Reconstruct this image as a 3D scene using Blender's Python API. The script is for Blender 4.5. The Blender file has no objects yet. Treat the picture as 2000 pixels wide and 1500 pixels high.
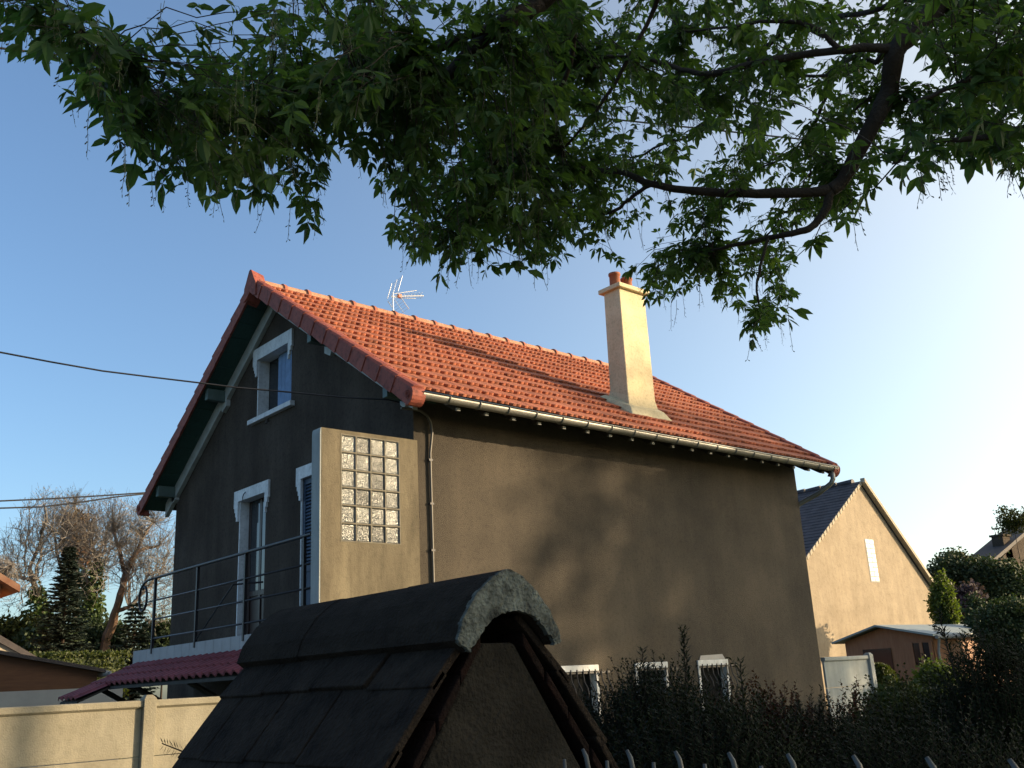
import bpy, math, random
import numpy as np
from mathutils import Vector, Matrix

random.seed(7); rng = np.random.default_rng(11)
scene = bpy.context.scene
col = scene.collection

# ------------------------------------------------------------------ camera
W0, H0, FPX = 2000.0, 1500.0, 1904.18
YAW, PIT, ROL = map(math.radians, (41.58796, 16.88215, -3.00447))
CAM = Vector((-6.6226, -9.2853, 0.0))
_f = Vector((math.sin(YAW)*math.cos(PIT), math.cos(YAW)*math.cos(PIT), math.sin(PIT)))
_r0 = Vector((math.cos(YAW), -math.sin(YAW), 0)); _u0 = _r0.cross(_f)
_r = math.cos(ROL)*_r0 + math.sin(ROL)*_u0
_u = -math.sin(ROL)*_r0 + math.cos(ROL)*_u0
cam = bpy.data.objects.new('camera', bpy.data.cameras.new('camera')); col.objects.link(cam)
R = Matrix((_r, _u, -_f)).transposed()
cam.matrix_world = Matrix.Translation(CAM) @ R.to_4x4()
cam.data.sensor_width = 36.0; cam.data.lens = 36.0*FPX/W0
cam.data.clip_start = 0.05; cam.data.clip_end = 3000
scene.camera = cam

# ------------------------------------------------------------------ sky, sun, exposure
SUN_DIR = Vector((3.1, -2.3, 0.84)).normalized()
SUN_EL = math.asin(SUN_DIR.z); SUN_AZ = math.atan2(SUN_DIR.x, SUN_DIR.y)
w = bpy.data.worlds.new("World"); scene.world = w; w.use_nodes = True
nt = w.node_tree
sky = nt.nodes.new('ShaderNodeTexSky'); sky.sky_type = 'NISHITA'; sky.sun_disc = False
sky.sun_elevation = SUN_EL; sky.sun_rotation = SUN_AZ
sky.air_density = 1.0; sky.dust_density = 1.5; sky.ozone_density = 3.1; sky.altitude = 50
bg = nt.nodes['Background']; bg.inputs['Strength'].default_value = 0.130
# the bright aureole that thin evening haze spreads round the sun's direction
geo = nt.nodes.new('ShaderNodeTexCoord'); dt = nt.nodes.new('ShaderNodeVectorMath'); dt.operation = 'DOT_PRODUCT'; dt.inputs[1].default_value = SUN_DIR
nt.links.new(geo.outputs['Generated'], dt.inputs[0])
hf = nt.nodes.new('ShaderNodeMath'); hf.operation = 'MULTIPLY_ADD'; hf.inputs[1].default_value = 0.5; hf.inputs[2].default_value = 0.5
pw_ = nt.nodes.new('ShaderNodeMath'); pw_.operation = 'POWER'; pw_.inputs[1].default_value = 5.4
nt.links.new(dt.outputs['Value'], hf.inputs[0]); nt.links.new(hf.outputs[0], pw_.inputs[0])
sc_ = nt.nodes.new('ShaderNodeVectorMath'); sc_.operation = 'SCALE'; sc_.inputs[0].default_value = (6.2, 4.9, 1.9)
nt.links.new(pw_.outputs[0], sc_.inputs['Scale'])
ad_ = nt.nodes.new('ShaderNodeVectorMath'); ad_.operation = 'ADD'
nt.links.new(sky.outputs[0], ad_.inputs[0]); nt.links.new(sc_.outputs[0], ad_.inputs[1])
nt.links.new(ad_.outputs[0], bg.inputs['Color'])
sl = bpy.data.lights.new('sun', 'SUN'); sl.energy = 4.5; sl.angle = math.radians(0.53); sl.color = (1.0, 0.76, 0.47)
so = bpy.data.objects.new('sun', sl); col.objects.link(so); so.location = (30, -25, 15)
so.rotation_euler = SUN_DIR.to_track_quat('Z', 'Y').to_euler()
scene.view_settings.view_transform = 'Standard'; scene.view_settings.look = 'None'
scene.view_settings.exposure = 1.15; scene.view_settings.gamma = 1.0
scene.cycles.max_bounces = 6; scene.cycles.transparent_max_bounces = 8

# ------------------------------------------------------------------ placing helpers (measured from the photograph)
def ray(px, py):
    return _r*((px-1000)/FPX) - _u*((py-750)/FPX) + _f
def on_y(px, py, y):
    d = ray(px, py); return CAM + d*((y-CAM.y)/d.y)
def on_x(px, py, x):
    d = ray(px, py); return CAM + d*((x-CAM.x)/d.x)
def at(px, py, dist):
    return CAM + ray(px, py)*dist

# ------------------------------------------------------------------ materials
MATS = {}
def mat(name, c, rough=0.85, var=0.0, scale=3.0, c2=None, bump=0.0, bscale=60.0, metal=0.0, spec=0.4, detail=4, trans=0.0,
        stretch=None, cell=None, cellvar=0.0, streak=0.0, speck=0.0, sscale=22):
    if name in MATS: return MATS[name]
    if metal < 0.3:
        c = tuple(v*0.80 for v in c); c2 = tuple(v*0.80 for v in c2) if c2 else None
    m = bpy.data.materials.new(name); m.use_nodes = True; n = m.node_tree; L = n.links
    b = n.nodes['Principled BSDF']; out = n.nodes['Material Output']
    b.inputs['Roughness'].default_value = rough; b.inputs['Metallic'].default_value = metal
    b.inputs['Specular IOR Level'].default_value = spec
    b.inputs['Base Color'].default_value = (*c, 1)
    tc = n.nodes.new('ShaderNodeTexCoord'); src = tc.outputs['Object']
    if stretch:
        mp = n.nodes.new('ShaderNodeMapping'); mp.inputs['Scale'].default_value = stretch
        L.new(src, mp.inputs[0]); src = mp.outputs[0]
    colsock = None
    if c2 is not None or var > 0:
        nz = n.nodes.new('ShaderNodeTexNoise'); nz.inputs['Scale'].default_value = scale
        nz.inputs['Detail'].default_value = detail; nz.inputs['Roughness'].default_value = 0.6
        L.new(src, nz.inputs['Vector'])
        mr = n.nodes.new('ShaderNodeMapRange'); mr.inputs[1].default_value = 0.32; mr.inputs[2].default_value = 0.68
        L.new(nz.outputs['Fac'], mr.inputs[0])
        mx = n.nodes.new('ShaderNodeMix'); mx.data_type = 'RGBA'
        cc2 = c2 if c2 is not None else tuple(min(1, x*(1+var)) for x in c)
        cc1 = c if c2 is not None else tuple(x*(1-var) for x in c)
        mx.inputs[6].default_value = (*cc1, 1); mx.inputs[7].default_value = (*cc2, 1)
        L.new(mr.outputs[0], mx.inputs[0]); colsock = mx.outputs[2]
    if streak or speck:
        for kind, amt in (('a', streak), ('b', speck)):
            if not amt: continue
            mp2 = n.nodes.new('ShaderNodeMapping'); mp2.inputs['Scale'].default_value = (1.5, 1.5, 0.22) if kind == 'a' else (1, 1, 1)
            L.new(tc.outputs['Object'], mp2.inputs[0])
            n2 = n.nodes.new('ShaderNodeTexNoise'); n2.inputs['Scale'].default_value = 1.7 if kind == 'a' else sscale; n2.inputs['Detail'].default_value = 9; n2.inputs['Roughness'].default_value = 0.65
            L.new(mp2.outputs[0], n2.inputs['Vector'])
            r2 = n.nodes.new('ShaderNodeMapRange'); r2.inputs[1].default_value = 0.40 if kind == 'a' else 0.36; r2.inputs[2].default_value = 0.62 if kind == 'a' else 0.50
            r2.inputs[3].default_value = 1-amt; r2.inputs[4].default_value = 1.0
            L.new(n2.outputs['Fac'], r2.inputs[0])
            ml = n.nodes.new('ShaderNodeVectorMath'); ml.operation = 'SCALE'
            if colsock: L.new(colsock, ml.inputs[0])
            else: ml.inputs[0].default_value = c
            L.new(r2.outputs[0], ml.inputs['Scale']); colsock = ml.outputs[0]
    if cell:
        vm = n.nodes.new('ShaderNodeVectorMath'); vm.operation = 'DIVIDE'; vm.inputs[1].default_value = cell
        ad = n.nodes.new('ShaderNodeVectorMath'); ad.operation = 'ADD'; ad.inputs[1].default_value = (0.13, 0.17, 0.19)
        fl = n.nodes.new('ShaderNodeVectorMath'); fl.operation = 'FLOOR'
        wn = n.nodes.new('ShaderNodeTexWhiteNoise'); wn.noise_dimensions = '3D'
        L.new(tc.outputs['Object'], vm.inputs[0]); L.new(vm.outputs[0], ad.inputs[0]); L.new(ad.outputs[0], fl.inputs[0]); L.new(fl.outputs[0], wn.inputs['Vector'])
        m2 = n.nodes.new('ShaderNodeMapRange'); m2.inputs[3].default_value = 1-cellvar; m2.inputs[4].default_value = 1+cellvar
        L.new(wn.outputs['Value'], m2.inputs[0])
        hs = n.nodes.new('ShaderNodeHueSaturation')
        L.new(m2.outputs[0], hs.inputs['Value'])
        if colsock: L.new(colsock, hs.inputs['Color'])
        else: hs.inputs['Color'].default_value = (*c, 1)
        colsock = hs.outputs[0]
    if colsock: L.new(colsock, b.inputs['Base Color'])
    if bump > 0:
        nb = n.nodes.new('ShaderNodeTexNoise'); nb.inputs['Scale'].default_value = bscale; nb.inputs['Detail'].default_value = 3
        L.new(tc.outputs['Object'], nb.inputs['Vector'])
        bp = n.nodes.new('ShaderNodeBump'); bp.inputs['Strength'].default_value = bump; bp.inputs['Distance'].default_value = 0.02
        L.new(nb.outputs['Fac'], bp.inputs['Height']); L.new(bp.outputs[0], b.inputs['Normal'])
    if trans > 0:
        tr = n.nodes.new('ShaderNodeBsdfTranslucent'); ms = n.nodes.new('ShaderNodeMixShader'); ms.inputs[0].default_value = trans
        g = n.nodes.new('ShaderNodeMix'); g.data_type = 'RGBA'; g.blend_type = 'MULTIPLY'; g.inputs[0].default_value = 1.0
        if colsock: L.new(colsock, g.inputs[6])
        else: g.inputs[6].default_value = (*c, 1)
        g.inputs[7].default_value = (2.0, 2.1, 0.9, 1)
        L.new(g.outputs[2], tr.inputs[0]); L.new(b.outputs[0], ms.inputs[1]); L.new(tr.outputs[0], ms.inputs[2]); L.new(ms.outputs[0], out.inputs[0])
    MATS[name] = m; return m

M_render = mat('roughcast', (0.046, 0.039, 0.031), 0.95, c2=(0.122, 0.1, 0.074), scale=0.5, bump=0.9, bscale=95, detail=8, streak=0.16, speck=0.22)
M_gable = mat('gable_render', (0.074, 0.058, 0.047), 0.95, c2=(0.115, 0.092, 0.074), scale=1.3, bump=0.8, bscale=110, detail=8, streak=0.25, speck=0.25, spec=0.08)
M_screen = mat('screen_cement', (0.115, 0.095, 0.062), 0.9, c2=(0.23, 0.195, 0.13), scale=1.1, bump=0.25, bscale=60, stretch=(2.6, 2.6, 0.7), detail=7, streak=0.38, speck=0.15)
M_mortar = mat('block_mortar', (0.17, 0.155, 0.12), 0.9, var=0.2, scale=8)
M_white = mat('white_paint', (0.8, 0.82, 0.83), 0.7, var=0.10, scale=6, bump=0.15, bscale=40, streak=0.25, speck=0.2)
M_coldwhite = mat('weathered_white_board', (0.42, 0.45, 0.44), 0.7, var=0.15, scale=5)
M_tile = mat('clay_roof_tile', (0.34, 0.092, 0.042), 0.8, c2=(0.46, 0.155, 0.08), scale=2.2, cell=(0.2, 0.293, 50.0), cellvar=0.13, bump=0.3, bscale=120, detail=8, speck=0.38, sscale=7)
M_verge = mat('clay_verge_tile', (0.24, 0.052, 0.034), 0.75, c2=(0.34, 0.085, 0.055), scale=5, bump=0.25, bscale=90, speck=0.45, sscale=16)
M_ridge = mat('clay_ridge_tile', (0.42, 0.2, 0.11), 0.8, c2=(0.5, 0.29, 0.19), scale=5, bump=0.25, bscale=90, speck=0.35, sscale=14)
M_collar = mat('clay_ridge_collar', (0.36, 0.12, 0.07), 0.8, var=0.2, scale=9)
M_soffit = mat('dark_green_soffit', (0.03, 0.078, 0.066), 0.6, var=0.2, scale=8, stretch=(12, 1, 1))
M_purlin = mat('pale_green_purlin', (0.085, 0.13, 0.12), 0.6, var=0.15, scale=8)
M_rafter = mat('rafter_wood', (0.045, 0.038, 0.032), 0.8, var=0.2, scale=10)
M_raftend = mat('rafter_end_paint', (0.28, 0.29, 0.29), 0.7)
M_zinc = mat('zinc', (0.24, 0.235, 0.22), 0.5, var=0.15, scale=6, metal=0.55)
M_chim = mat('cream_chimney_render', (0.6, 0.5, 0.31), 0.92, c2=(0.78, 0.67, 0.43), scale=2.6, bump=0.35, bscale=130, detail=12, speck=0.22, sscale=30)
M_pot = mat('chimney_pot_clay', (0.33, 0.105, 0.05), 0.8, var=0.2, scale=12)
M_shutter = mat('blue_shutter', (0.14, 0.24, 0.42), 0.6, var=0.15, scale=9)
M_shutter2 = mat('navy_louvre', (0.035, 0.06, 0.105), 0.6, var=0.15, scale=9)
M_door = mat('dark_door', (0.030, 0.013, 0.010), 0.4, var=0.2, scale=8)
M_glassdark = mat('window_glass', (0.02, 0.024, 0.028), 0.08, spec=0.6)
M_dullglass = mat('dark_interior_pane', (0.016, 0.017, 0.018), 0.8, spec=0.02)  # near-black matte pane stands in for the dark interior, reflections muted
M_iron = mat('dark_iron', (0.022, 0.022, 0.026), 0.45, metal=0.3)
M_alu = mat('aluminium', (0.6, 0.6, 0.6), 0.35, metal=0.7)
M_plasticorange = mat('orange_plastic', (0.55, 0.16, 0.05), 0.5)
M_cable = mat('cable_sheath', (0.018, 0.018, 0.022), 0.6)
M_conduit = mat('grey_conduit', (0.11, 0.1, 0.085), 0.5)
M_bandtile = mat('balcony_band_tile', (0.33, 0.33, 0.34), 0.55, var=0.10, scale=5)
M_awning = mat('wine_red_tile', (0.17, 0.034, 0.04), 0.55, c2=(0.26, 0.055, 0.062), scale=5, bump=0.15, bscale=60, speck=0.3)
M_concrete = mat('fence_concrete', (0.27, 0.245, 0.18), 0.92, c2=(0.37, 0.34, 0.26), scale=1.8, bump=0.25, bscale=70, detail=8, streak=0.2, speck=0.12)
M_concgrey = mat('fence_concrete_grey', (0.34, 0.37, 0.37), 0.92, c2=(0.46, 0.49, 0.48), scale=2.5, bump=0.25, bscale=70, detail=8, streak=0.25)
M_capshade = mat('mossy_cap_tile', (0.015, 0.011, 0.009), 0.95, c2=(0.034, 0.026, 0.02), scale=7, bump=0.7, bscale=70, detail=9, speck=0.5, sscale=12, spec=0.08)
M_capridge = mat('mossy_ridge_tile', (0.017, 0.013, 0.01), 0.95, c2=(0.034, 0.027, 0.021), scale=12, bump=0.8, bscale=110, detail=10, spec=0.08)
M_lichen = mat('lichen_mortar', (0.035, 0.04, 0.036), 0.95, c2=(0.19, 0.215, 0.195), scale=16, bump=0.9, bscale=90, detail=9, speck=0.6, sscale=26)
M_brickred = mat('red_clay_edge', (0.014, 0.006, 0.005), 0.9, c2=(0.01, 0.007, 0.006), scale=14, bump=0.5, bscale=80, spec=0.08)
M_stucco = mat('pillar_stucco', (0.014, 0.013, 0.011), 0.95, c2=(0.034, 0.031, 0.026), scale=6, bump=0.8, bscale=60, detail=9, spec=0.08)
M_picket = mat('picket_paint', (0.055, 0.06, 0.06), 0.5, var=0.15, scale=30)
M_bark = mat('bark', (0.028, 0.020, 0.015), 0.95, c2=(0.05, 0.036, 0.026), scale=9, bump=0.6, bscale=60)
M_leaf = mat('maple_leaf', (0.03, 0.07, 0.026), 0.55, c2=(0.07, 0.12, 0.03), scale=1.3, trans=0.5, spec=0.3)
M_catkin = mat('seed_string', (0.05, 0.065, 0.03), 0.8)
M_barebark = mat('pale_bark', (0.15, 0.13, 0.11), 0.95, c2=(0.22, 0.19, 0.16), scale=3)
M_redbark = mat('reddish_bark', (0.13, 0.072, 0.042), 0.95, c2=(0.2, 0.125, 0.08), scale=3)
M_twig = mat('pale_twig', (0.25, 0.22, 0.195), 0.9)
M_bud = mat('bud', (0.2, 0.15, 0.12), 0.9, c2=(0.22, 0.19, 0.13), scale=2, trans=0.2)
M_ivy = mat('ivy_leaf', (0.035, 0.065, 0.016), 0.6, c2=(0.07, 0.11, 0.025), scale=1.2, trans=0.15)
M_deadivy = mat('dry_ivy', (0.15, 0.065, 0.035), 0.9, c2=(0.13, 0.095, 0.045), scale=1.5)
M_spruce = mat('blue_spruce_needle', (0.025, 0.047, 0.034), 0.7, c2=(0.055, 0.085, 0.062), scale=1.2)
M_darkgreen = mat('dark_shrub_leaf', (0.022, 0.040, 0.014), 0.7, c2=(0.05, 0.075, 0.022), scale=0.8, trans=0.12)
M_hedge = mat('clipped_hedge_leaf', (0.035, 0.052, 0.008), 0.6, c2=(0.08, 0.095, 0.018), scale=3, trans=0.25)
M_brightshrub = mat('bright_shrub_leaf', (0.045, 0.075, 0.01), 0.6, c2=(0.1, 0.13, 0.022), scale=3, trans=0.35)
M_lilac = mat('lilac_bloom', (0.07, 0.045, 0.075), 0.8, c2=(0.045, 0.035, 0.045), scale=3, trans=0.2)
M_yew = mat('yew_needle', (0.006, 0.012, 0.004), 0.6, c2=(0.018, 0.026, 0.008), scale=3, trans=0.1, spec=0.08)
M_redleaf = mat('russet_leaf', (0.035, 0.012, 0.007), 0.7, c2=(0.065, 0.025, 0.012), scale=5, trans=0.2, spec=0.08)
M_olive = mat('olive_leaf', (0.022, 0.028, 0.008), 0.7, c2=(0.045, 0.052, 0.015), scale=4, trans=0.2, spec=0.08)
M_farwall = mat('beige_render', (0.33, 0.262, 0.18), 0.93, c2=(0.42, 0.34, 0.24), scale=1.4, bump=0.5, bscale=14, detail=9, streak=0.15, speck=0.15, sscale=6)
M_slate = mat('slate_roof', (0.045, 0.042, 0.052), 0.7, c2=(0.07, 0.062, 0.07), scale=5, cell=(50.0, 0.3, 0.28), cellvar=0.2)
M_fartrim = mat('cream_trim', (0.42, 0.36, 0.27), 0.85, var=0.1, scale=9)
M_farglass = mat('sun_glare_glass_block', (0.86, 0.86, 0.84), 0.25)  # near-white base colour stands in for sun reflected off the glass blocks
M_shedwood = mat('orange_stained_wood', (0.3, 0.125, 0.058), 0.7, c2=(0.38, 0.18, 0.09), scale=4, stretch=(6, 6, 0.7))
M_fencewood = mat('rusty_wood', (0.16, 0.06, 0.03), 0.8, c2=(0.22, 0.12, 0.075), scale=3)
M_shedroof = mat('grey_sheet_roof', (0.27, 0.31, 0.30), 0.5, var=0.12, scale=2)
M_leftwood = mat('brown_boards', (0.1, 0.045, 0.022), 0.8, c2=(0.14, 0.065, 0.032), scale=3, stretch=(1, 1, 9))
M_leftroof = mat('dark_felt_roof', (0.06, 0.05, 0.05), 0.8, var=0.2, scale=5)
M_greywall = mat('grey_plaster', (0.36, 0.36, 0.35), 0.9, c2=(0.44, 0.44, 0.42), scale=2)
M_brick = mat('orange_brick', (0.42, 0.17, 0.08), 0.9, c2=(0.5, 0.24, 0.13), scale=9)
M_grass = mat('grass', (0.035, 0.055, 0.015), 0.9, c2=(0.07, 0.09, 0.03), scale=2, bump=0.6, bscale=30)
M_asphalt = mat('asphalt', (0.045, 0.045, 0.047), 0.9, c2=(0.065, 0.064, 0.062), scale=12, bump=0.4, bscale=120)
M_pave = mat('pavement', (0.16, 0.155, 0.145), 0.9, c2=(0.22, 0.21, 0.19), scale=5, bump=0.3, bscale=90)
M_kerb = mat('kerb_stone', (0.28, 0.27, 0.25), 0.9, var=0.15, scale=5)

def glass_block_mat():
    m = bpy.data.materials.new('rippled_glass'); m.use_nodes = True; n = m.node_tree; L = n.links
    b = n.nodes['Principled BSDF']
    b.inputs['Base Color'].default_value = (0.50, 0.51, 0.48, 1); b.inputs['Roughness'].default_value = 0.22
    b.inputs['Metallic'].default_value = 0.35; b.inputs['Specular IOR Level'].default_value = 0.8
    tc = n.nodes.new('ShaderNodeTexCoord'); v = n.nodes.new('ShaderNodeTexVoronoi'); v.inputs['Scale'].default_value = 105
    v.feature = 'SMOOTH_F1'
    L.new(tc.outputs['Object'], v.inputs['Vector'])
    bp = n.nodes.new('ShaderNodeBump'); bp.inputs['Strength'].default_value = 1.0; bp.inputs['Distance'].default_value = 0.010
    L.new(v.outputs['Distance'], bp.inputs['Height']); L.new(bp.outputs[0], b.inputs['Normal'])
    mr = n.nodes.new('ShaderNodeMapRange'); mr.inputs[1].default_value = 0.0; mr.inputs[2].default_value = 0.7
    mx = n.nodes.new('ShaderNodeMix'); mx.data_type = 'RGBA'; mx.inputs[6].default_value = (0.30, 0.31, 0.30, 1); mx.inputs[7].default_value = (0.10, 0.105, 0.10, 1)
    oi = n.nodes.new('ShaderNodeObjectInfo'); m3 = n.nodes.new('ShaderNodeMapRange'); m3.inputs[3].default_value = 0.45; m3.inputs[4].default_value = 1.15
    sc3 = n.nodes.new('ShaderNodeVectorMath'); sc3.operation = 'SCALE'; L.new(oi.outputs['Random'], m3.inputs[0]); L.new(m3.outputs[0], sc3.inputs['Scale'])
    L.new(v.outputs['Distance'], mr.inputs[0]); L.new(mr.outputs[0], mx.inputs[0]); L.new(mx.outputs[2], sc3.inputs[0]); L.new(sc3.outputs[0], b.inputs['Base Color'])
    ofs = n.nodes.new('ShaderNodeVectorMath'); ofs.operation = 'ADD'; cb = n.nodes.new('ShaderNodeMath'); cb.operation = 'MULTIPLY'; cb.inputs[1].default_value = 40.0
    L.new(oi.outputs['Random'], cb.inputs[0]); L.new(tc.outputs['Object'], ofs.inputs[0]); L.new(cb.outputs[0], ofs.inputs[1]); L.new(ofs.outputs[0], v.inputs['Vector'])
    return m
M_gblock = glass_block_mat()

# ------------------------------------------------------------------ mesh builder
class MB:
    def __init__(s): s.v = []; s.f = []
    def add(s, vs, fs):
        o = len(s.v); s.v.extend([tuple(p) for p in vs]); s.f.extend([tuple(i+o for i in f) for f in fs])
    def box(s, x0, x1, y0, y1, z0, z1):
        s.add([(x0,y0,z0),(x1,y0,z0),(x1,y1,z0),(x0,y1,z0),(x0,y0,z1),(x1,y0,z1),(x1,y1,z1),(x0,y1,z1)],
              [(0,3,2,1),(4,5,6,7),(0,1,5,4),(1,2,6,5),(2,3,7,6),(3,0,4,7)])
    def hexa(s, p):   # 8 points, bottom ring then top ring
        s.add(p, [(0,3,2,1),(4,5,6,7),(0,1,5,4),(1,2,6,5),(2,3,7,6),(3,0,4,7)])
    def prism(s, a, b):   # two rings of same length
        n = len(a); s.add(list(a)+list(b), [tuple(range(n))[::-1], tuple(range(n, 2*n))] + [(i,(i+1)%n,n+(i+1)%n,n+i) for i in range(n)])
    def tube(s, pts, r, sides=8, cap=True):
        pts = [Vector(p) for p in pts]; n = len(pts)
        rs = r if isinstance(r, (list, tuple)) else [r]*n
        t = (pts[1]-pts[0]).normalized()
        a = t.orthogonal().normalized(); o = len(s.v)
        for i, p in enumerate(pts):
            if i == 0: t = pts[1]-pts[0]
            elif i == n-1: t = pts[-1]-pts[-2]
            else: t = (pts[i+1]-pts[i]).normalized() + (pts[i]-pts[i-1]).normalized()
            if t.length < 1e-9: t = Vector((0,0,1))
            t.normalize(); a = (a - t*a.dot(t))
            if a.length < 1e-6: a = t.orthogonal()
            a.normalize(); b = t.cross(a)
            for k in range(sides):
                an = 2*math.pi*k/sides; s.v.append(tuple(p + (a*math.cos(an)+b*math.sin(an))*rs[i]))
        for i in range(n-1):
            for k in range(sides):
                k2 = (k+1) % sides
                s.f.append((o+i*sides+k, o+i*sides+k2, o+(i+1)*sides+k2, o+(i+1)*sides+k))
        if cap:
            s.f.append(tuple(o+k for k in range(sides))[::-1]); s.f.append(tuple(o+(n-1)*sides+k for k in range(sides)))
    def lathe(s, c, prof, sides=16):   # prof: (r, z)
        o = len(s.v)
        for r, z in prof:
            for k in range(sides):
                an = 2*math.pi*k/sides; s.v.append((c[0]+r*math.cos(an), c[1]+r*math.sin(an), c[2]+z))
        for i in range(len(prof)-1):
            for k in range(sides):
                k2 = (k+1) % sides; s.f.append((o+i*sides+k, o+i*sides+k2, o+(i+1)*sides+k2, o+(i+1)*sides+k))
    def build(s, name, m, parent=None, smooth=False, bevel=0.0):
        me = bpy.data.meshes.new(name); off = Vector((0,0,0))
        me.from_pydata(s.v, [], s.f); me.materials.append(m)
        if smooth: me.polygons.foreach_set('use_smooth', [True]*len(me.polygons))
        o = bpy.data.objects.new(name, me); col.objects.link(o)
        if bevel > 0:
            bv = o.modifiers.new('bevel', 'BEVEL'); bv.width = bevel; bv.segments = 2; bv.limit_method = 'ANGLE'
        if parent is not None:
            o.parent = parent; o.matrix_parent_inverse = root_inv(parent)
        return o
def world_of(o):
    m = o.matrix_basis.copy()
    if o.parent is None: return m
    return world_of(o.parent) @ o.matrix_parent_inverse @ m
def root_inv(p): return world_of(p).inverted()
def tag(o, label=None, cat=None, group=None, kind=None):
    if label: o['label'] = label
    if cat: o['category'] = cat
    if group: o['group'] = group
    if kind: o['kind'] = kind
    return o
def thing(name, loc, label, cat, group=None):
    o = bpy.data.objects.new(name, None); col.objects.link(o); o.location = loc; o.empty_display_size = 0.2
    return tag(o, label, cat, group)
def box_part(name, m, parent, *b, bevel=0.0):
    q = MB(); q.box(*b); return q.build(name, m, parent, bevel=bevel)
def V(*a): return Vector(a)

# ------------------------------------------------------------------ the setting
GZ = -1.6
g = MB(); g.add([(-600,-600,GZ),(900,-600,GZ),(900,900,GZ),(-600,900,GZ)], [(0,1,2,3)])
tag(g.build('ground', M_grass), kind='structure')
g = MB(); g.box(-7.6, -5.3, -60, 90, GZ-0.2, GZ+0.02); tag(g.build('pavement', M_pave), kind='structure')
g = MB(); g.box(-7.75, -7.6, -60, 90, GZ-0.2, GZ+0.024); tag(g.build('kerb', M_kerb), kind='structure')
g = MB(); g.add([(-14,-60,GZ+0.004),(-7.75,-60,GZ+0.004),(-7.75,90,GZ+0.004),(-14,90,GZ+0.004)], [(0,1,2,3)])
o = g.build('road', M_asphalt); tag(o, kind='structure')

# ------------------------------------------------------------------ the main house
HL, HW, YR = 8.045, 7.05, 3.52          # length, width, ridge line
SL = 0.68; ZR = 6.0
def zroof(y): return ZR - SL*abs(y-YR)
NLEN = math.hypot(1, SL)
XO0, XO1 = -0.42, HL+0.37               # gable overhangs
YE0, YE1 = -0.51, 7.55                  # eaves
house = thing('house', (HL/2, HW/2, GZ), 'dark roughcast house with orange tiled gable roof, tall cream chimney and balcony', 'house')

def wall_holes(mb, plane, span, holes, base, top, off, depth):
    """vertical wall skin in plane 'x' or 'y' at offset off; holes (a0,a1,z0,z1); reveals go inward by depth"""
    cuts = sorted(set([span[0], span[1]] + [h[0] for h in holes] + [h[1] for h in holes] + ([YR] if plane == 'x' else [])))
    P = (lambda a, z, d=0: (off+d, a, z)) if plane == 'x' else (lambda a, z, d=0: (a, off+d, z))
    for a0, a1 in zip(cuts[:-1], cuts[1:]):
        hs = sorted([h for h in holes if h[0] <= a0+1e-6 and h[1] >= a1-1e-6], key=lambda h: h[2])
        z = base
        for h in hs:
            mb.add([P(a0,z),P(a1,z),P(a1,h[2]),P(a0,h[2])], [(0,1,2,3)]); z = h[3]
        mb.add([P(a0,z),P(a1,z),P(a1,top(a1)),P(a0,top(a0))], [(0,1,2,3)])
gable_holes = [(3.04, 4.09, 4.03, 4.97), (3.75, 4.58, 0.68, 2.83), (1.75, 2.69, 0.68, 2.83)]
q = MB(); wall_holes(q, 'x', (0, HW), gable_holes, GZ-0.3, lambda y: zroof(y)-0.12, 0.0, 0.18)
q.build('gable_wall', M_gable, house)
base_wins = [(2.2, 2.80), (3.6, 4.17), (4.93, 5.53)]
q = MB(); wall_holes(q, 'y', (0, HL), [(a, b, -0.62, 0.06) for a, b in base_wins], GZ-0.3, lambda x: zroof(0)-0.05, 0.0, 0.15)
q.build('side_wall', M_render, house)
q = MB()
q.add([(HL,0,GZ-0.3),(HL,HW,GZ-0.3),(HL,HW,zroof(HW)-0.1),(HL,YR,ZR-0.12),(HL,0,zroof(0)-0.1)], [(0,1,2,3,4)])
q.add([(0,HW,GZ-0.3),(HL,HW,GZ-0.3),(HL,HW,zroof(HW)-0.1),(0,HW,zroof(HW)-0.1)], [(0,3,2,1)])
q.add([(0.02,0.02,0.5),(HL-.02,0.02,0.5),(HL-.02,HW-.02,0.5),(0.02,HW-.02,0.5)], [(0,1,2,3)])
q.build('rear_walls', M_render, house)

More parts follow.
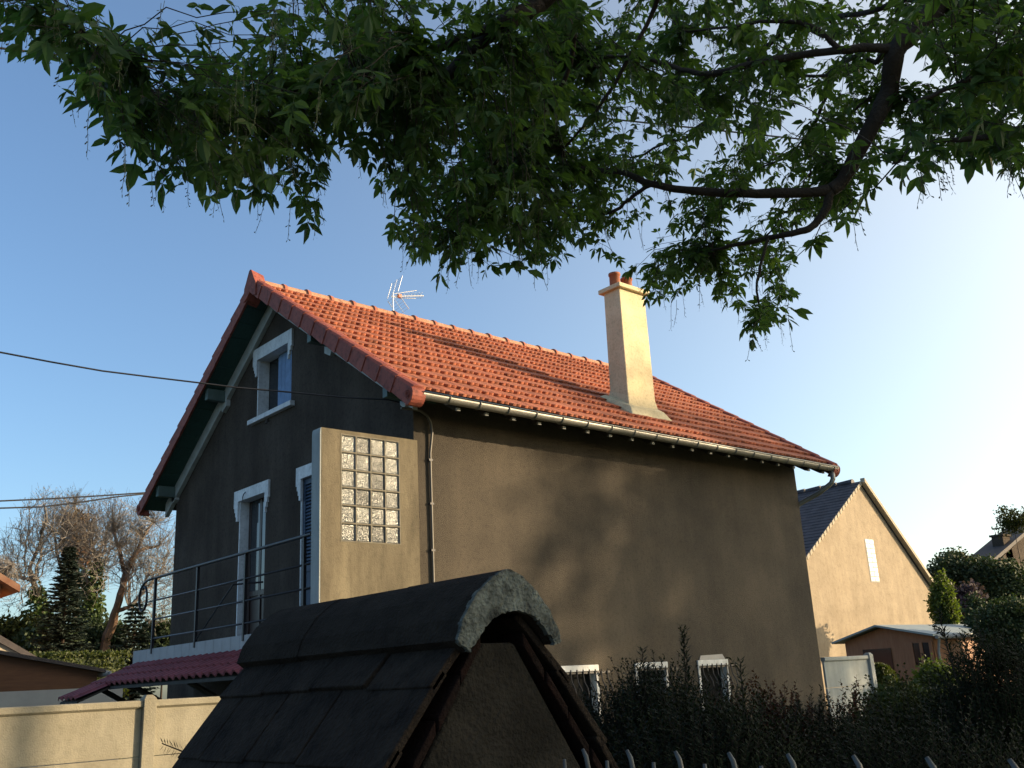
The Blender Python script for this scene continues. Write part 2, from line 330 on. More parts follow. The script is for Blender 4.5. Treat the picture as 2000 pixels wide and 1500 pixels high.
# roof tiles
def roof_field():
    q = MB()
    prof = [0.0, 0.009, 0.014, 0.016, 0.015, 0.013, 0.015, 0.018, 0.018, 0.012]
    notch = [0.045, 0.014, 0.002, 0.0, 0.004, 0.012, 0.004, 0.0, 0.002, 0.014]
    slope_len = (YR-YE0)*NLEN; rows = 14; gg = slope_len/rows
    nt_ = int(round((XO1-XO0-0.3)/0.2)); x0 = XO0+0.14; pw = (XO1-XO0-0.28)/nt_
    for side in (-1, 1):
        e = V(0, -side*1, SL).normalized()*1.0     # up-slope
        e = V(0, (1 if side < 0 else -1)/NLEN, SL/NLEN)
        nrm = V(0, (-SL if side < 0 else SL)/NLEN, 1/NLEN)
        ybase = YE0 if side < 0 else 2*YR-YE0
        base = V(0, ybase, zroof(ybase))
        for r in range(rows):
            for t in range(nt_):
                jl = random.uniform(-0.003, 0.003); ju = random.uniform(-0.002, 0.002); js = random.uniform(-0.004, 0.004)
                o = len(q.v)
                n = 11
                for k in range(n):
                    h = prof[k % 10]; x = x0+(t+k/10)*pw
                    sl_ = r*gg + notch[k % 10]*0.9 + js; su = (r+1)*gg+0.03
                    q.v.append(tuple(base+e*sl_+nrm*(h+0.036+jl-0.034)+V(x,0,0)))        # lower, under face
                    q.v.append(tuple(base+e*sl_+nrm*(h+0.036+jl)+V(x,0,0)))
                    q.v.append(tuple(base+e*min(su, slope_len)+nrm*(h*0.9+ju-0.004)+V(x,0,0)))
                for k in range(n-1):
                    a = o+3*k; b = a+3
                    if side < 0: q.f += [(a, b, b+1, a+1), (a+1, b+1, b+2, a+2)]
                    else: q.f += [(a+1, b+1, b, a), (a+2, b+2, b+1, a+1)]
    return q
roof = roof_field().build('roof', M_tile, house)
# under-deck
q = MB()
for sgn in (-1, 1):
    ye = YE0+0.02 if sgn < 0 else 2*YR-YE0-0.02
    for (a, b) in ((-0.045, -0.10),):
        q.add([(XO0+.06,ye,zroof(ye)+a),(XO1-.06,ye,zroof(ye)+a),(XO1-.06,YR,ZR+a),(XO0+.06,YR,ZR+a),
               (XO0+.06,ye,zroof(ye)+b),(XO1-.06,ye,zroof(ye)+b),(XO1-.06,YR,ZR+b),(XO0+.06,YR,ZR+b)],
              [(0,1,2,3),(4,7,6,5),(0,4,5,1),(1,5,6,2),(3,2,6,7),(0,3,7,4)])
q.build('roof_deck', M_rafter, house)
# verge tiles
def verge(q, xa, xb, side, rows=13):
    """xa outer face x, xb inner x"""
    sgn = 1 if xb > xa else -1
    e = V(0, (1 if side < 0 else -1)/NLEN, SL/NLEN); nrm = V(0, (-SL if side < 0 else SL)/NLEN, 1/NLEN)
    yb = (YE0-0.05) if side < 0 else 2*YR-YE0+0.05
    base = V(0, yb, zroof(yb)); L_ = (YR-(YE0-0.05))*NLEN; gg = L_/rows
    for r in range(rows):
        rr = []
        for s_, k in ((r*gg-0.03, 1.0), ((r+1)*gg, 0.0)):
            o = 0.014*k
            c = base + e*s_
            ring = [(xa-sgn*o, -0.155-o), (xa-sgn*o, 0.03+o*0.5), (xa+sgn*0.02, 0.052+o), (xa+sgn*0.075, 0.062+o), (xb-sgn*0.03, 0.055+o), (xb, 0.035+o), (xb, 0.0), (xa+sgn*0.035, 0.0), (xa+sgn*0.035, -0.15)]
            rr.append([tuple(c+nrm*h+V(x,0,0)) for x, h in ring])
        q.prism(rr[0], rr[1]) if False else q.add(rr[0]+rr[1], [tuple(range(9)), tuple(range(9,18))[::-1]] + [(i,9+i,9+(i+1)%9,(i+1)%9) for i in range(9)])
    # rounded end piece
    c = base + e*(-0.03); ring = []
    for k in range(9):
        an = math.pi*k/8; ring.append((math.cos(an)*0.115-0.07, -math.sin(an)*0.085))
    a_ = [tuple(c+nrm*h+e*s_+V(xa-sgn*0.018,0,0)) for h, s_ in ring]; b_ = [tuple(c+nrm*h+e*s_+V(xb,0,0)) for h, s_ in ring]
    q.add(a_+b_, [tuple(range(9)), tuple(range(9,18))[::-1]] + [(i,9+i,9+(i+1)%9,(i+1)%9) for i in range(9)])
    for k2 in range(2):   # raised ring on the end
        rr_ = 0.05-0.02*k2; cc = c+nrm*(-0.05)+e*0.01+V(xa-sgn*(0.02+0.004*k2),0,0)
        q.tube([cc+nrm*math.cos(t)*rr_+e*math.sin(t)*rr_ for t in [2*math.pi*i/12 for i in range(13)]], 0.007, 5)
for xa, xb in ((XO0-0.02, XO0+0.15), (XO1+0.02, XO1-0.15)):
    for sd_ in (-1, 1):
        q = MB(); verge(q, xa, xb, sd_); q.build('verge_tiles', M_verge, roof, bevel=0.004)
# ridge
q = MB(); qc = MB(); n_r = 21; lr = (XO1-XO0-0.2)/n_r
def halfpipe(q, x0, x1, r0, r1, zc, flat=1.0):
    k_ = 11; ra = []; rb = []
    for k in range(k_):
        an = math.pi*k/(k_-1)
        ra.append((x0, YR-math.cos(an)*r0, zc+math.sin(an)*r0*flat-(0.05 if k in (0,k_-1) else 0)))
        rb.append((x1, YR-math.cos(an)*r1, zc+math.sin(an)*r1*flat-(0.05 if k in (0,k_-1) else 0)))
    q.add(ra+rb, [tuple(range(k_)), tuple(range(k_,2*k_))[::-1]] + [(i,i+k_,i+k_+1,i+1) for i in range(k_-1)])
for i in range(n_r):
    xa = XO0+0.1+i*lr; jz = random.uniform(-.004, .004)
    halfpipe(q, xa, xa+lr+0.01, 0.118, 0.112, 5.935+jz)
    qc = MB(); halfpipe(qc, xa-0.035, xa+0.02, 0.137, 0.131, 5.935+jz); qc.build('ridge_collar', M_collar, roof)
q.build('ridge_tiles', M_ridge, roof, smooth=False); 
for xa, xb in ((XO0-0.05, XO0+0.16), (XO1+0.05, XO1-0.16)):
    q = MB()
    ring = [(-0.20, 5.71), (-0.185, 5.93), (-0.125, 6.02), (-0.07, 6.12), (-0.035, 6.175), (0.0, 6.19), (0.035, 6.175), (0.07, 6.12), (0.125, 6.02), (0.185, 5.93), (0.20, 5.71), (0.10, 5.74), (0, 5.82), (-0.10, 5.74)]
    a_ = [(xa, YR+a, z) for a, z in ring]; b_ = [(xb, YR+a*0.9, z-0.05) for a, z in ring]
    q.add(a_+b_, [tuple(range(14))[::-1] if xb > xa else tuple(range(14)), tuple(range(14,28))] + [(i,(i+1)%14,14+(i+1)%14,14+i) for i in range(14)])
    q.build('ridge_end_tile', M_verge, roof, bevel=0.006)

# soffits under the gable overhangs
for x0, x1 in ((XO0+0.03, -0.002), (HL+0.002, XO1-0.03)):
    for sgn in (-1, 1):
        q = MB()
        ye = YE0+0.04 if sgn < 0 else 2*YR-YE0-0.04
        nb = 16
        for k in range(nb):      # boards
            ya = ye+(YR-ye)*k/nb; yb = ye+(YR-ye)*(k+0.96)/nb
            q.hexa([(x0,ya,zroof(ya)-0.150),(x1,ya,zroof(ya)-0.150),(x1,yb,zroof(yb)-0.150),(x0,yb,zroof(yb)-0.150),
                    (x0,ya,zroof(ya)-0.125),(x1,ya,zroof(ya)-0.125),(x1,yb,zroof(yb)-0.125),(x0,yb,zroof(yb)-0.125)])
        q.build('soffit', M_soffit, house)
# white boards along the gable rake + corbels
def rake_board(y0, y1, up=0.155, dn=0.385, x0=-0.075, x1=-0.003):
    q = MB(); q.hexa([(x0,y0,zroof(y0)-dn),(x1,y0,zroof(y0)-dn),(x1,y1,zroof(y1)-dn),(x0,y1,zroof(y1)-dn),
                      (x0,y0,zroof(y0)-up),(x1,y0,zroof(y0)-up),(x1,y1,zroof(y1)-up),(x0,y1,zroof(y1)-up)])
    return q
for y0, y1 in ((-0.10, 1.85), (1.95, 3.51), (3.53, 5.10), (5.25, 7.35)):
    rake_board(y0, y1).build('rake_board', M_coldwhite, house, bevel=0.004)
for yc in (1.88, 5.16):     # corbel boards where the purlins leave the wall
    q = MB(); s_ = 1 if yc > YR else -1
    ring = [(yc-0.10, zroof(yc-0.10)-0.16), (yc+0.10, zroof(yc+0.10)-0.16), (yc+0.10, zroof(yc)-0.42), (yc+0.05*s_*1, zroof(yc)-0.50), (yc-0.10, zroof(yc)-0.42)]
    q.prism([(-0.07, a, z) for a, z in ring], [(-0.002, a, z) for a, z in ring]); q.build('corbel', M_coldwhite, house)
for yc in (0.06, 7.0):
    q = MB(); ring = [(yc-0.06, zroof(yc)-0.30), (yc+0.12, zroof(yc)-0.18), (yc+0.10, zroof(yc)-0.38), (yc+0.02, zroof(yc)-0.43), (yc-0.06, zroof(yc)-0.38)]
    q.prism([(-0.075, a, z) for a, z in ring], [(-0.002, a, z) for a, z in ring]); q.build('corbel', M_coldwhite, house)
for yc in (0.05, 1.88, 5.16, 7.0):
    zc = zroof(yc)-0.155
    q = MB(); q.box(XO0+0.05, -0.003, yc-0.05, yc+0.05, zc-0.19, zc-0.005)
    q.build('purlin', M_purlin, house, bevel=0.006)
# rafters under the long eave
q0 = None
for i in range(19):
    x = 0.30+i*0.435
    if q0 is None:
        q = MB()
        ring = [(0.03, zroof(0.03)-0.10), (0.03, zroof(0.03)-0.23), (-0.44, zroof(-0.44)-0.20), (-0.50, zroof(-0.50)-0.13), (-0.50, zroof(-0.50)-0.10)]
        q.prism([(-0.03, a, z) for a, z in ring], [(0.03, a, z) for a, z in ring])
        ra = q.build('rafter', M_rafter, house); ra.location.x = x; q0 = ra
        q = MB(); q.box(-0.026, 0.026, -0.505, -0.48, zroof(-0.47)-0.195, zroof(-0.47)-0.16)
        re_ = q.build('rafter_end', M_raftend, None); re_.parent = ra; r0e = re_
    else:
        ra = q0.copy(); col.objects.link(ra); ra.location.x = x
        re_ = r0e.copy(); col.objects.link(re_); re_.parent = ra
# gutter
def gutter(x0, x1, yc, zc, r):
    q = MB(); k_ = 9; n = 30
    for i in range(n+1):
        x = x0+(x1-x0)*i/n
        for rr in (r, r-0.004):
            for k in range(k_):
                an = math.pi+math.pi*k/(k_-1)
                q.v.append((x, yc+math.cos(an)*rr, zc+math.sin(an)*rr))
    for i in range(n):
        a = i*2*k_; b = a+2*k_
        for k in range(k_-1):
            q.f.append((a+k, a+k+1, b+k+1, b+k)); q.f.append((a+k_+k, b+k_+k, b+k_+k+1, a+k_+k+1))
        q.f.append((a, b, b+k_, a+k_))
    for x in (x0, x1):
        q.add([(x, yc+math.cos(math.pi+math.pi*k/8)*r, zc+math.sin(math.pi+math.pi*k/8)*r) for k in range(9)], [tuple(range(9))])
    q.tube([(x0, yc-r-0.004, zc+0.002), (x1, yc-r-0.004, zc+0.002)], 0.010, 6)
    return q
GY, GZc = -0.575, 3.20
gut = gutter(XO0+0.12, XO1-0.02, GY, GZc, 0.072).build('gutter', M_zinc, house, smooth=True)
q = MB(); q.tube([(0, GY-math.cos(t)*0.078, GZc-math.sin(t)*0.078) for t in [math.pi*k/10 for k in range(11)]], 0.007, 5)
b0 = q.build('gutter_bracket', M_zinc, gut); b0.location.x = 0.08
for i in range(1, 19):
    b1 = b0.copy(); col.objects.link(b1); b1.location.x = 0.08+i*0.455
q = MB(); q.tube([(8.28,GY,3.12),(8.28,GY,3.0),(8.27,GY+0.04,2.93),(8.22,-0.32,2.80),(8.13,0.04,2.66),(8.11,0.10,2.60),(8.11,0.10,2.45),(8.11,0.10,GZ)], 0.042, 10)
q.build('downpipe', M_zinc, house, smooth=True)

# chimney
q = MB()
rings = []
def rg(x0, x1, y0, y1, zf, zb=None):
    zb = zf if zb is None else zb
    return [(x0,y0,zf),(x1,y0,zf),(x1,y1,zb),(x0,y1,zb)]
rings = [rg(4.10,5.10,0.08,0.80,zroof(0.08)-0.06,zroof(0.8)-0.06), rg(4.12,5.04,0.13,0.76,zroof(0.13)+0.05,zroof(0.76)+0.05), rg(4.17,4.95,0.20,0.71,zroof(.2)+0.14,zroof(.71)+0.10),
         rg(4.215,4.89,0.265,0.67,3.94,4.17), rg(4.235,4.865,0.29,0.655,4.08,4.25), rg(4.262,4.862,0.30,0.64,5.87)]
for i in range(len(rings)-1):
    q.add(rings[i]+rings[i+1], [(k,(k+1)%4,4+(k+1)%4,4+k) for k in range(4)])
q.add(rings[-1], [(0,1,2,3)])
chim = q.build('chimney', M_chim, house, bevel=0.012)
box_part('chimney_cap', M_chim, chim, 4.20, 4.925, 0.235, 0.705, 5.87, 5.945, bevel=0.012)
for cx, cy, h in ((4.40, 0.50, 0.27), (4.66, 0.48, 0.24)):
    q = MB(); q.lathe((cx, cy, 5.945), [(0.098,0),(0.09,0.03),(0.085,h-0.04),(0.098,h-0.035),(0.098,h),(0.075,h),(0.07,0.02)], 16)
    q.build('chimney_pot', M_pot, chim, smooth=True)

# ---- openings in the gable wall
def lintel(name, y0, y1, z0, z1, drop, toeR=True, toeL=True):
    """white band with stepped ends hanging down at both sides"""
    q = MB(); t0, t1 = -0.035, -0.002; wl = 0.135; st = ((0.0, 0.30), (0.030, 0.53), (0.060, 0.76), (0.088, 1.0))
    ring = [(y0, z1), (y1, z1)]
    if toeL:
        for dy, k in st: ring += [(y1-dy, ring[-1][1]), (y1-dy, z0-drop*k)] if dy else [(y1, z0-drop*k)]
        ring += [(y1-wl, z0-drop), (y1-wl, z0)]
    else: ring += [(y1, z0)]
    if toeR:
        r2 = []; 
        for dy, k in st: r2 += [(y0+dy, r2[-1][1]), (y0+dy, z0-drop*k)] if dy else [(y0, z0-drop*k)]
        r2 += [(y0+wl*0.85, z0-drop), (y0+wl*0.85, z0)]
        ring += r2[::-1]
    else: ring += [(y0, z0)]
    a_ = [(t0, a, z) for a, z in ring]; b_ = [(t1, a, z) for a, z in ring]; n = len(ring)
    q.add(a_+b_, [tuple(range(n)), tuple(range(n,2*n))[::-1]] + [(i,n+i,n+(i+1)%n,(i+1)%n) for i in range(n)])
    return q
def reveal(y0, y1, z0, z1, d=0.18, sill=True):
    q = MB(); t = 0.004
    q.box(-0.003, d, y1-t, y1+0.02, z0, z1); q.box(0.004, d, y0-0.02, y0+t, z0, z1); q.box(-0.003, d, y0, y1, z1-t, z1+0.02)
    if sill: q.box(-0.003, d, y0, y1, z0-0.02, z0+t)
    return q
# attic window
y0, y1, z0, z1 = gable_holes[0]
fr = reveal(y0, y1, z0, z1).build('attic_window', M_white, house)
lintel('lintel', 2.99, 4.23, 4.965, 5.16, 0.26).build('lintel', M_white, fr)
box_part('window_sill', M_white, fr, -0.075, 0.02, 2.93, 4.29, 3.955, 4.03, bevel=0.006)
box_part('pane', M_glassdark, fr, 0.185, 0.20, y0, y1, z0, z1)
for (a, b, dep) in ((y0+0.01, 3.36, 0.10), (3.37, 3.70, 0.13)):     # shutter leaves
    q = MB(); nb = 3; wd = (b-a)/nb
    for k in range(nb): q.box(dep, dep+0.022, a+k*wd+0.003, a+(k+1)*wd-0.003, z0+0.01, z1-0.012)
    sh = q.build('shutter', M_shutter, fr)

# balcony door
y0, y1, z0, z1 = gable_holes[1]
fr = reveal(y0, y1, z0, z1, sill=False).build('door_surround', M_white, house)
lintel('lintel', 3.62, 4.74, 2.825, 2.995, 0.30).build('lintel', M_white, fr)
q = MB(); q.box(0.15, 0.19, y0, y1, z0, z1); dr = q.build('balcony_door', M_door, house)
q = MB(); q.box(0.132, 0.149, y0+0.03, y0+0.10, z0, z1-.02); q.box(0.132, 0.149, y1-0.10, y1-0.03, z0, z1-.02); q.box(0.132,0.149,y0+0.38,y0+0.45,z0,z1-.02)
q.box(0.132,0.149,y0+0.10,y0+.38,z0+.7,z0+.78); q.box(0.132,0.149,y0+0.45,y1-.10,z0+.7,z0+.78); q.build('door_frame', M_door, dr, bevel=0.004)
q = MB(); q.box(0.140, 0.1495, y0+0.101, y0+0.379, z0+0.781, z1-0.02); q.box(0.140,0.1495,y0+.451,y1-.101,z0+.781,z1-.02); q.build('door_pane', M_glassdark, dr)
q = MB(); q.tube([(-0.045, 4.33, 2.93), (-0.06, 4.36, 2.90), (-0.06, 4.39, 2.86), (-0.05, 4.40, 2.80)], 0.008, 6); q.build('wall_hook', M_iron, house)
# balcony window with louvred shutter
y0, y1, z0, z1 = gable_holes[2]
fr = reveal(y0, y1, z0, z1, sill=False).build('louvred_window', M_white, house)
lintel('lintel', 1.6, 2.80, 2.825, 2.995, 0.30).build('lintel', M_white, fr)
for a, b in ((y0+0.005, (y0+y1)/2-0.004), ((y0+y1)/2+0.004, y1-0.005)):
    q = MB(); x0 = 0.02
    q.box(x0, x0+0.03, a, a+0.06, z0+.02, z1-.01); q.box(x0, x0+0.03, b-0.06, b, z0+.02, z1-.01)
    for zz in (z0+.02, z0+0.62, z0+0.86, z1-0.09): q.box(x0, x0+0.03, a+0.06, b-0.06, zz, zz+0.08)
    q.box(x0+0.012, x0+0.02, a+0.06, b-0.06, z0+.10, z0+.62); q.box(x0+0.012,x0+.02,a+.06,b-.06,z0+.70,z0+.86)
    sh = q.build('shutter', M_shutter2, fr)
    q = MB(); zz = z0+0.96
    while zz < z1-0.11:
        q.hexa([(x0+0.002,a+0.06,zz),(x0+0.010,a+0.06,zz-0.004),(x0+0.010,b-0.06,zz-0.004),(x0+0.002,b-0.06,zz),
                (x0+0.022,a+0.06,zz+0.034),(x0+0.030,a+0.06,zz+0.030),(x0+0.030,b-0.06,zz+0.030),(x0+0.022,b-0.06,zz+0.034)])
        zz += 0.048
    q.build('louvres', M_shutter2, sh)
box_part('pane', M_glassdark, fr, 0.17, 0.18, y0, y1, z0, z1)
q = MB(); q.tube([(-0.02,3.68,3.90),(-0.05,3.68,3.90),(-0.06,3.68,3.85)],0.02,8); q.build('overflow_spout', M_rafter, house)

# ---- basement windows
for wi, (a, b) in enumerate(base_wins):
    q = MB(); q.box(a, b, 0.10, 0.12, -0.62, 0.06)
    fr = q.build('basement_window', M_dullglass, house)
    for aa in (a-0.045, b): box_part('window_jamb', M_white, fr, aa, aa+0.045, -0.012, 0.10, -0.62, 0.06)
    q = MB(); q.box(a-0.05, b+0.05, -0.02, 0.10, 0.062, 0.14); q.build('lintel', M_white, fr, bevel=0.005)
    if wi == 2:
        q = MB(); q.prism([(a+0.0,-0.010,0.142),(b,-0.010,0.142),(b-0.06,-0.010,0.215),(a+0.04,-0.010,0.205)], [(a+0.0,-0.001,0.142),(b,-0.001,0.142),(b-0.06,-0.001,0.215),(a+0.04,-0.001,0.205)])
        q.build('plaster_patch', M_bandtile, fr)
    q = MB(); n = 8; x0 = a-0.08; x1 = b+0.20
    for zz in (0.045, -0.60):
        q.box(x0, x1, -0.068, -0.060, zz-0.012, zz+0.012)
    for k in range(n):
        x = x0+(x1-x0)*(k+0.5)/n
        q.tube([(x,-0.075,0.085),(x,-0.075,0.02),(x,-0.085,-0.06),(x,-0.14,-0.15),(x,-0.155,-0.22),(x,-0.11,-0.33),(x,-0.08,-0.42),(x,-0.075,-0.62)], 0.0085, 6)
    q.build('window_grille', M_iron, fr)

# ---- balcony
BX = -1.27
q = MB(); q.box(BX+0.012, -0.002, 0.12, 5.20, 0.47, 0.665); slab = q.build('balcony_slab', M_concgrey, house)
q = MB(); y = 0.14
while y < 5.2:
    q.box(BX-0.006, BX+0.010, y, min(y+0.235, 5.2), 0.49, 0.668); y += 0.24
q.build('tile_band', M_bandtile, slab, bevel=0.003)
q = MB(); q.box(BX+0.05, -0.003, 0.16, 0.36, GZ, 0.468); q.box(-0.4,-0.003,0.36,5.1,GZ,0.2); q.build('balcony_supports', M_gable, slab)
# awning of wine-red tiles under the balcony
def awning(q, y0, y1, xa, za, xb, zb, rows, p=0.19):
    d = V(xb-xa, 0, zb-za); L_ = d.length; e = d.normalized(); nrm = V(-e.z, 0, e.x) if e.x > 0 else V(e.z, 0, -e.x)
    nrm = V(e.z, 0, -e.x).normalized()
    if nrm.z < 0: nrm = -nrm
    gg = L_/rows; nt_ = int(round((y1-y0)/p)); pw = (y1-y0)/nt_
    prof = [0, 0.006, 0.02, 0.036, 0.04, 0.036, 0.02, 0.006]
    for r in range(rows):
        o = len(q.v); n = nt_*8+1
        for k in range(n):
            h = prof[k % 8]; y = y0+(y1-y0)*k/(n-1)
            top = V(xa, y, za)+e*(r*gg-(0.02 if r else 0)); bot = V(xa, y, za)+e*((r+1)*gg)
            q.v.append(tuple(top+nrm*h)); q.v.append(tuple(bot+nrm*(h+0.02))); q.v.append(tuple(bot+nrm*(h-0.004)))
        for k in range(n-1):
            a = o+3*k; b = a+3; q.f += [(a, a+1, b+1, b), (a+1, a+2, b+2, b+1)]
q = MB(); awning(q, -0.05, 5.02, BX-0.01, 0.475, -1.90, 0.20, 3)
aw = q.build('awning_roof', M_awning, house)
q = MB(); awning(q, 4.30, 5.02, -1.90, 0.205, -2.30, 0.035, 1); q.build('awning_lower_tiles', M_awning, aw)
q = MB(); q.hexa([(-1.88,-0.05,0.15),(BX,-0.05,0.40),(BX,5.0,0.40),(-1.88,5.0,0.15),(-1.88,-0.05,0.185),(BX,-0.05,0.44),(BX,5.0,0.44),(-1.88,5.0,0.185)])
q.hexa([(-2.28,4.32,-0.005),(-1.88,4.32,0.16),(-1.88,5.0,0.16),(-2.28,5.0,-0.005),(-2.28,4.32,0.022),(-1.88,4.32,0.188),(-1.88,5.0,0.188),(-2.28,5.0,0.022)])
q.build('awning_boards', M_rafter, aw)
for y in (0.3, 2.0, 3.7, 4.9):
    q = MB(); q.tube([(BX+0.05,y,-0.15),(-1.5,y,0.0),(-1.8,y,0.17)], 0.035, 6); q.build('awning_brace', M_rafter, aw)
# railing
PY_ = (0.32, 1.73, 3.10, 4.52)
q = MB(); q.box(BX-0.026, BX+0.026, 0.15, 4.56, 1.618, 1.650); railing = q.build('railing', M_iron, house, bevel=0.01)
for y in PY_: box_part('railing_post', M_iron, railing, BX-0.018, BX+0.018, y-0.018, y+0.018, 0.60, 1.617)
for z in (0.80, 1.06, 1.32):
    q = MB(); q.tube([(BX, 0.15, z), (BX, 4.52, z)], 0.0125, 8); q.build('railing_bar', M_iron, railing, smooth=True)
q = MB()      # scroll at the free end
pts = [(4.52, 1.635), (4.80, 1.63), (4.93, 1.605), (5.05, 1.54), (5.10, 1.45), (5.10, 1.33), (5.04, 1.24), (4.96, 1.205), (4.87, 1.24), (4.82, 1.33), (4.82, 1.44), (4.86, 1.52), (4.92, 1.55), (4.97, 1.52)]
q.tube([(BX, a, z) for a, z in pts], 0.017, 8); q.tube([(BX, 4.52, 1.32), (BX, 4.82, 1.32)], 0.010, 6)
q.build('scroll', M_iron, railing, smooth=True)
q = MB(); q.tube([(BX, 3.13, 0.67), (BX+0.02, 2.10, 1.29), (-0.9, 2.0, 1.32)], 0.012, 6); q.build('brace', M_iron, railing)
# screen wall with glass blocks
SX = -1.285; s0, s1 = -0.03, 0.12
GXs = [-1.005+0.2*i for i in range(5)]; GX1 = -1.012+0.772
gx0, gx1, gz0, gz1 = -1.018, -0.236, 1.545, 2.748
q = MB()
def strip(x0, x1, z0, z1a, z1b):
    q.add([(x0,s0,z0),(x1,s0,z0),(x1,s1,z0),(x0,s1,z0),(x0,s0,z1a),(x1,s0,z1b),(x1,s1,z1b),(x0,s1,z1a)],
          [(0,3,2,1),(4,5,6,7),(0,1,5,4),(1,2,6,5),(2,3,7,6),(3,0,4,7)])
strip(SX+0.017, gx0, GZ, 2.795, 2.795); strip(gx1, 0.0, GZ, 2.80, 2.80); strip(gx0, gx1, GZ, gz0, gz0); strip(gx0, gx1, gz1, 2.795, 2.80)
q.box(0.0, 0.03, -0.03, -0.002, GZ, 2.80)
scr = q.build('screen_wall', M_screen, house)
q = MB()     # rounded end post
ring = [(SX, GZ), (SX, 2.74), (SX+0.005, 2.775), (SX+0.010, 2.79), (SX+0.016, 2.797), (SX+0.016, GZ)]
q.prism([(x, s0+0.002, z) for x, z in ring], [(x, s1+0.03, z) for x, z in ring]); q.build('end_post', M_concgrey, scr)
q = MB(); bw = (gx1-gx0)/4; bh = (gz1-gz0)/6
for i in range(5):
    x = gx0+i*bw; q.box(x-0.007, x+0.007, s0-0.002, s1-0.02, gz0, gz1)
for j in range(7):
    z = gz0+j*bh; q.box(gx0-0.009, gx1+0.009, s0-0.0035, s1-0.022, z-0.007, z+0.007)
q.build('block_grid', M_mortar, scr)
gb = None
for i in range(4):
    for j in range(6):
        cx = gx0+(i+0.5)*bw; cz = gz0+(j+0.5)*bh
        if gb is None:
            q = MB(); hx, hz = bw/2-0.006, bh/2-0.006
            # rim and slightly recessed face
            o_ = [(-hx,0,-hz),(hx,0,-hz),(hx,0,hz),(-hx,0,hz)]; k = 0.86
            i1 = [(x*0.97,-0.006,z*0.97) for x,_,z in o_]; i2 = [(x*k,0.008,z*k) for x,_,z in o_]; bk = [(x,0.09,z) for x,_,z in o_]
            q.add(o_+i1+i2+bk, [(a,(a+1)%4,4+(a+1)%4,4+a) for a in range(4)]+[(4+a,4+(a+1)%4,8+(a+1)%4,8+a) for a in range(4)]+[(8,9,10,11)]+[(12+a,12+(a+1)%4,(a+1)%4,a) for a in range(4)]+[(15,14,13,12)])
            gb = q.build('glass_block', M_gblock, scr); ob = gb
        else:
            ob = gb.copy(); col.objects.link(ob)
        ob.location = (cx, s0+0.005, cz); ob.rotation_euler = (random.uniform(-.012,.012), 0, random.uniform(-.012,.012))
# conduit on the side wall
q = MB(); pts = [on_y(784,797,-0.10), on_y(805,799,-0.07), on_y(822,803,-0.05), on_y(834,812,-0.045), on_y(841,825,-0.045), on_y(844,845,-0.04), on_y(842,865,-0.03), on_y(840,885,-0.025)]
q.tube(pts+[V(pts[-1].x+0.003, -0.022, 1.0), V(pts[-1].x+0.005, -0.022, GZ)], 0.016, 8)
cdx = pts[-1].x
cd = q.build('conduit', M_conduit, house, smooth=True)
q = MB()
for z in (2.58, 2.05, 1.5, 1.05, 0.5):
    q.box(cdx-0.026, cdx+0.03, -0.04, -0.002, z-0.012, z+0.012)
q.build('conduit_clips', M_iron, cd)

# ---- aerial on the ridge
an = thing('tv_antenna', (2.14, YR, 6.05), 'aluminium television aerial with wire grid reflector standing on the roof ridge', 'aerial')
q = MB(); q.tube([(2.14,YR,5.95),(2.14,YR,6.40)], 0.014, 8); q.build('mast', M_alu, an)
hub = V(2.14, YR, 6.34); bd = V(0.97, -0.10, 0.20).normalized()       # boom direction
sd = bd.cross(V(0,0,1)).normalized(); upv = sd.cross(bd).normalized()
q = MB(); q.tube([hub-bd*0.03, hub+bd*0.62], 0.008, 6); q.tube([hub+upv*0.04, hub+bd*0.5+upv*0.10], 0.005, 6)
q.tube([hub-upv*0.02, hub+bd*0.45-upv*0.05], 0.005, 6); q.build('boom', M_alu, an)
q = MB()
for sg in (1, -1):
    for k in range(7):
        c = hub - bd*(0.0-0.030*k)*0.8 + upv*sg*(0.03+0.042*k)
        q.tube([c-sd*0.19, c+sd*0.19], 0.0028, 4)
    for e_ in (-1, 0, 1):
        q.tube([hub+upv*sg*0.02+sd*e_*0.19, hub+bd*0.15+upv*sg*0.30+sd*e_*0.19], 0.0065 if e_ else 0.004, 5)
q.build('reflector', M_alu, an)
q = MB()
for k in range(7):
    c = hub+bd*(0.18+0.065*k)
    q.tube([c-sd*0.06-upv*0.03, c+sd*0.06-upv*0.03], 0.004, 5); q.tube([c-sd*0.06+upv*0.04, c+sd*0.06+upv*0.04], 0.004, 5); q.tube([c-upv*0.04, c+upv*0.05], 0.003, 5)
q.build('directors', M_alu, an)
c = hub+bd*0.13; q = MB(); q.box(c.x-.035, c.x+.035, c.y-.025, c.y+.025, c.z-.035, c.z+.035); q.build('dipole_box', M_plasticorange, an, bevel=0.008)

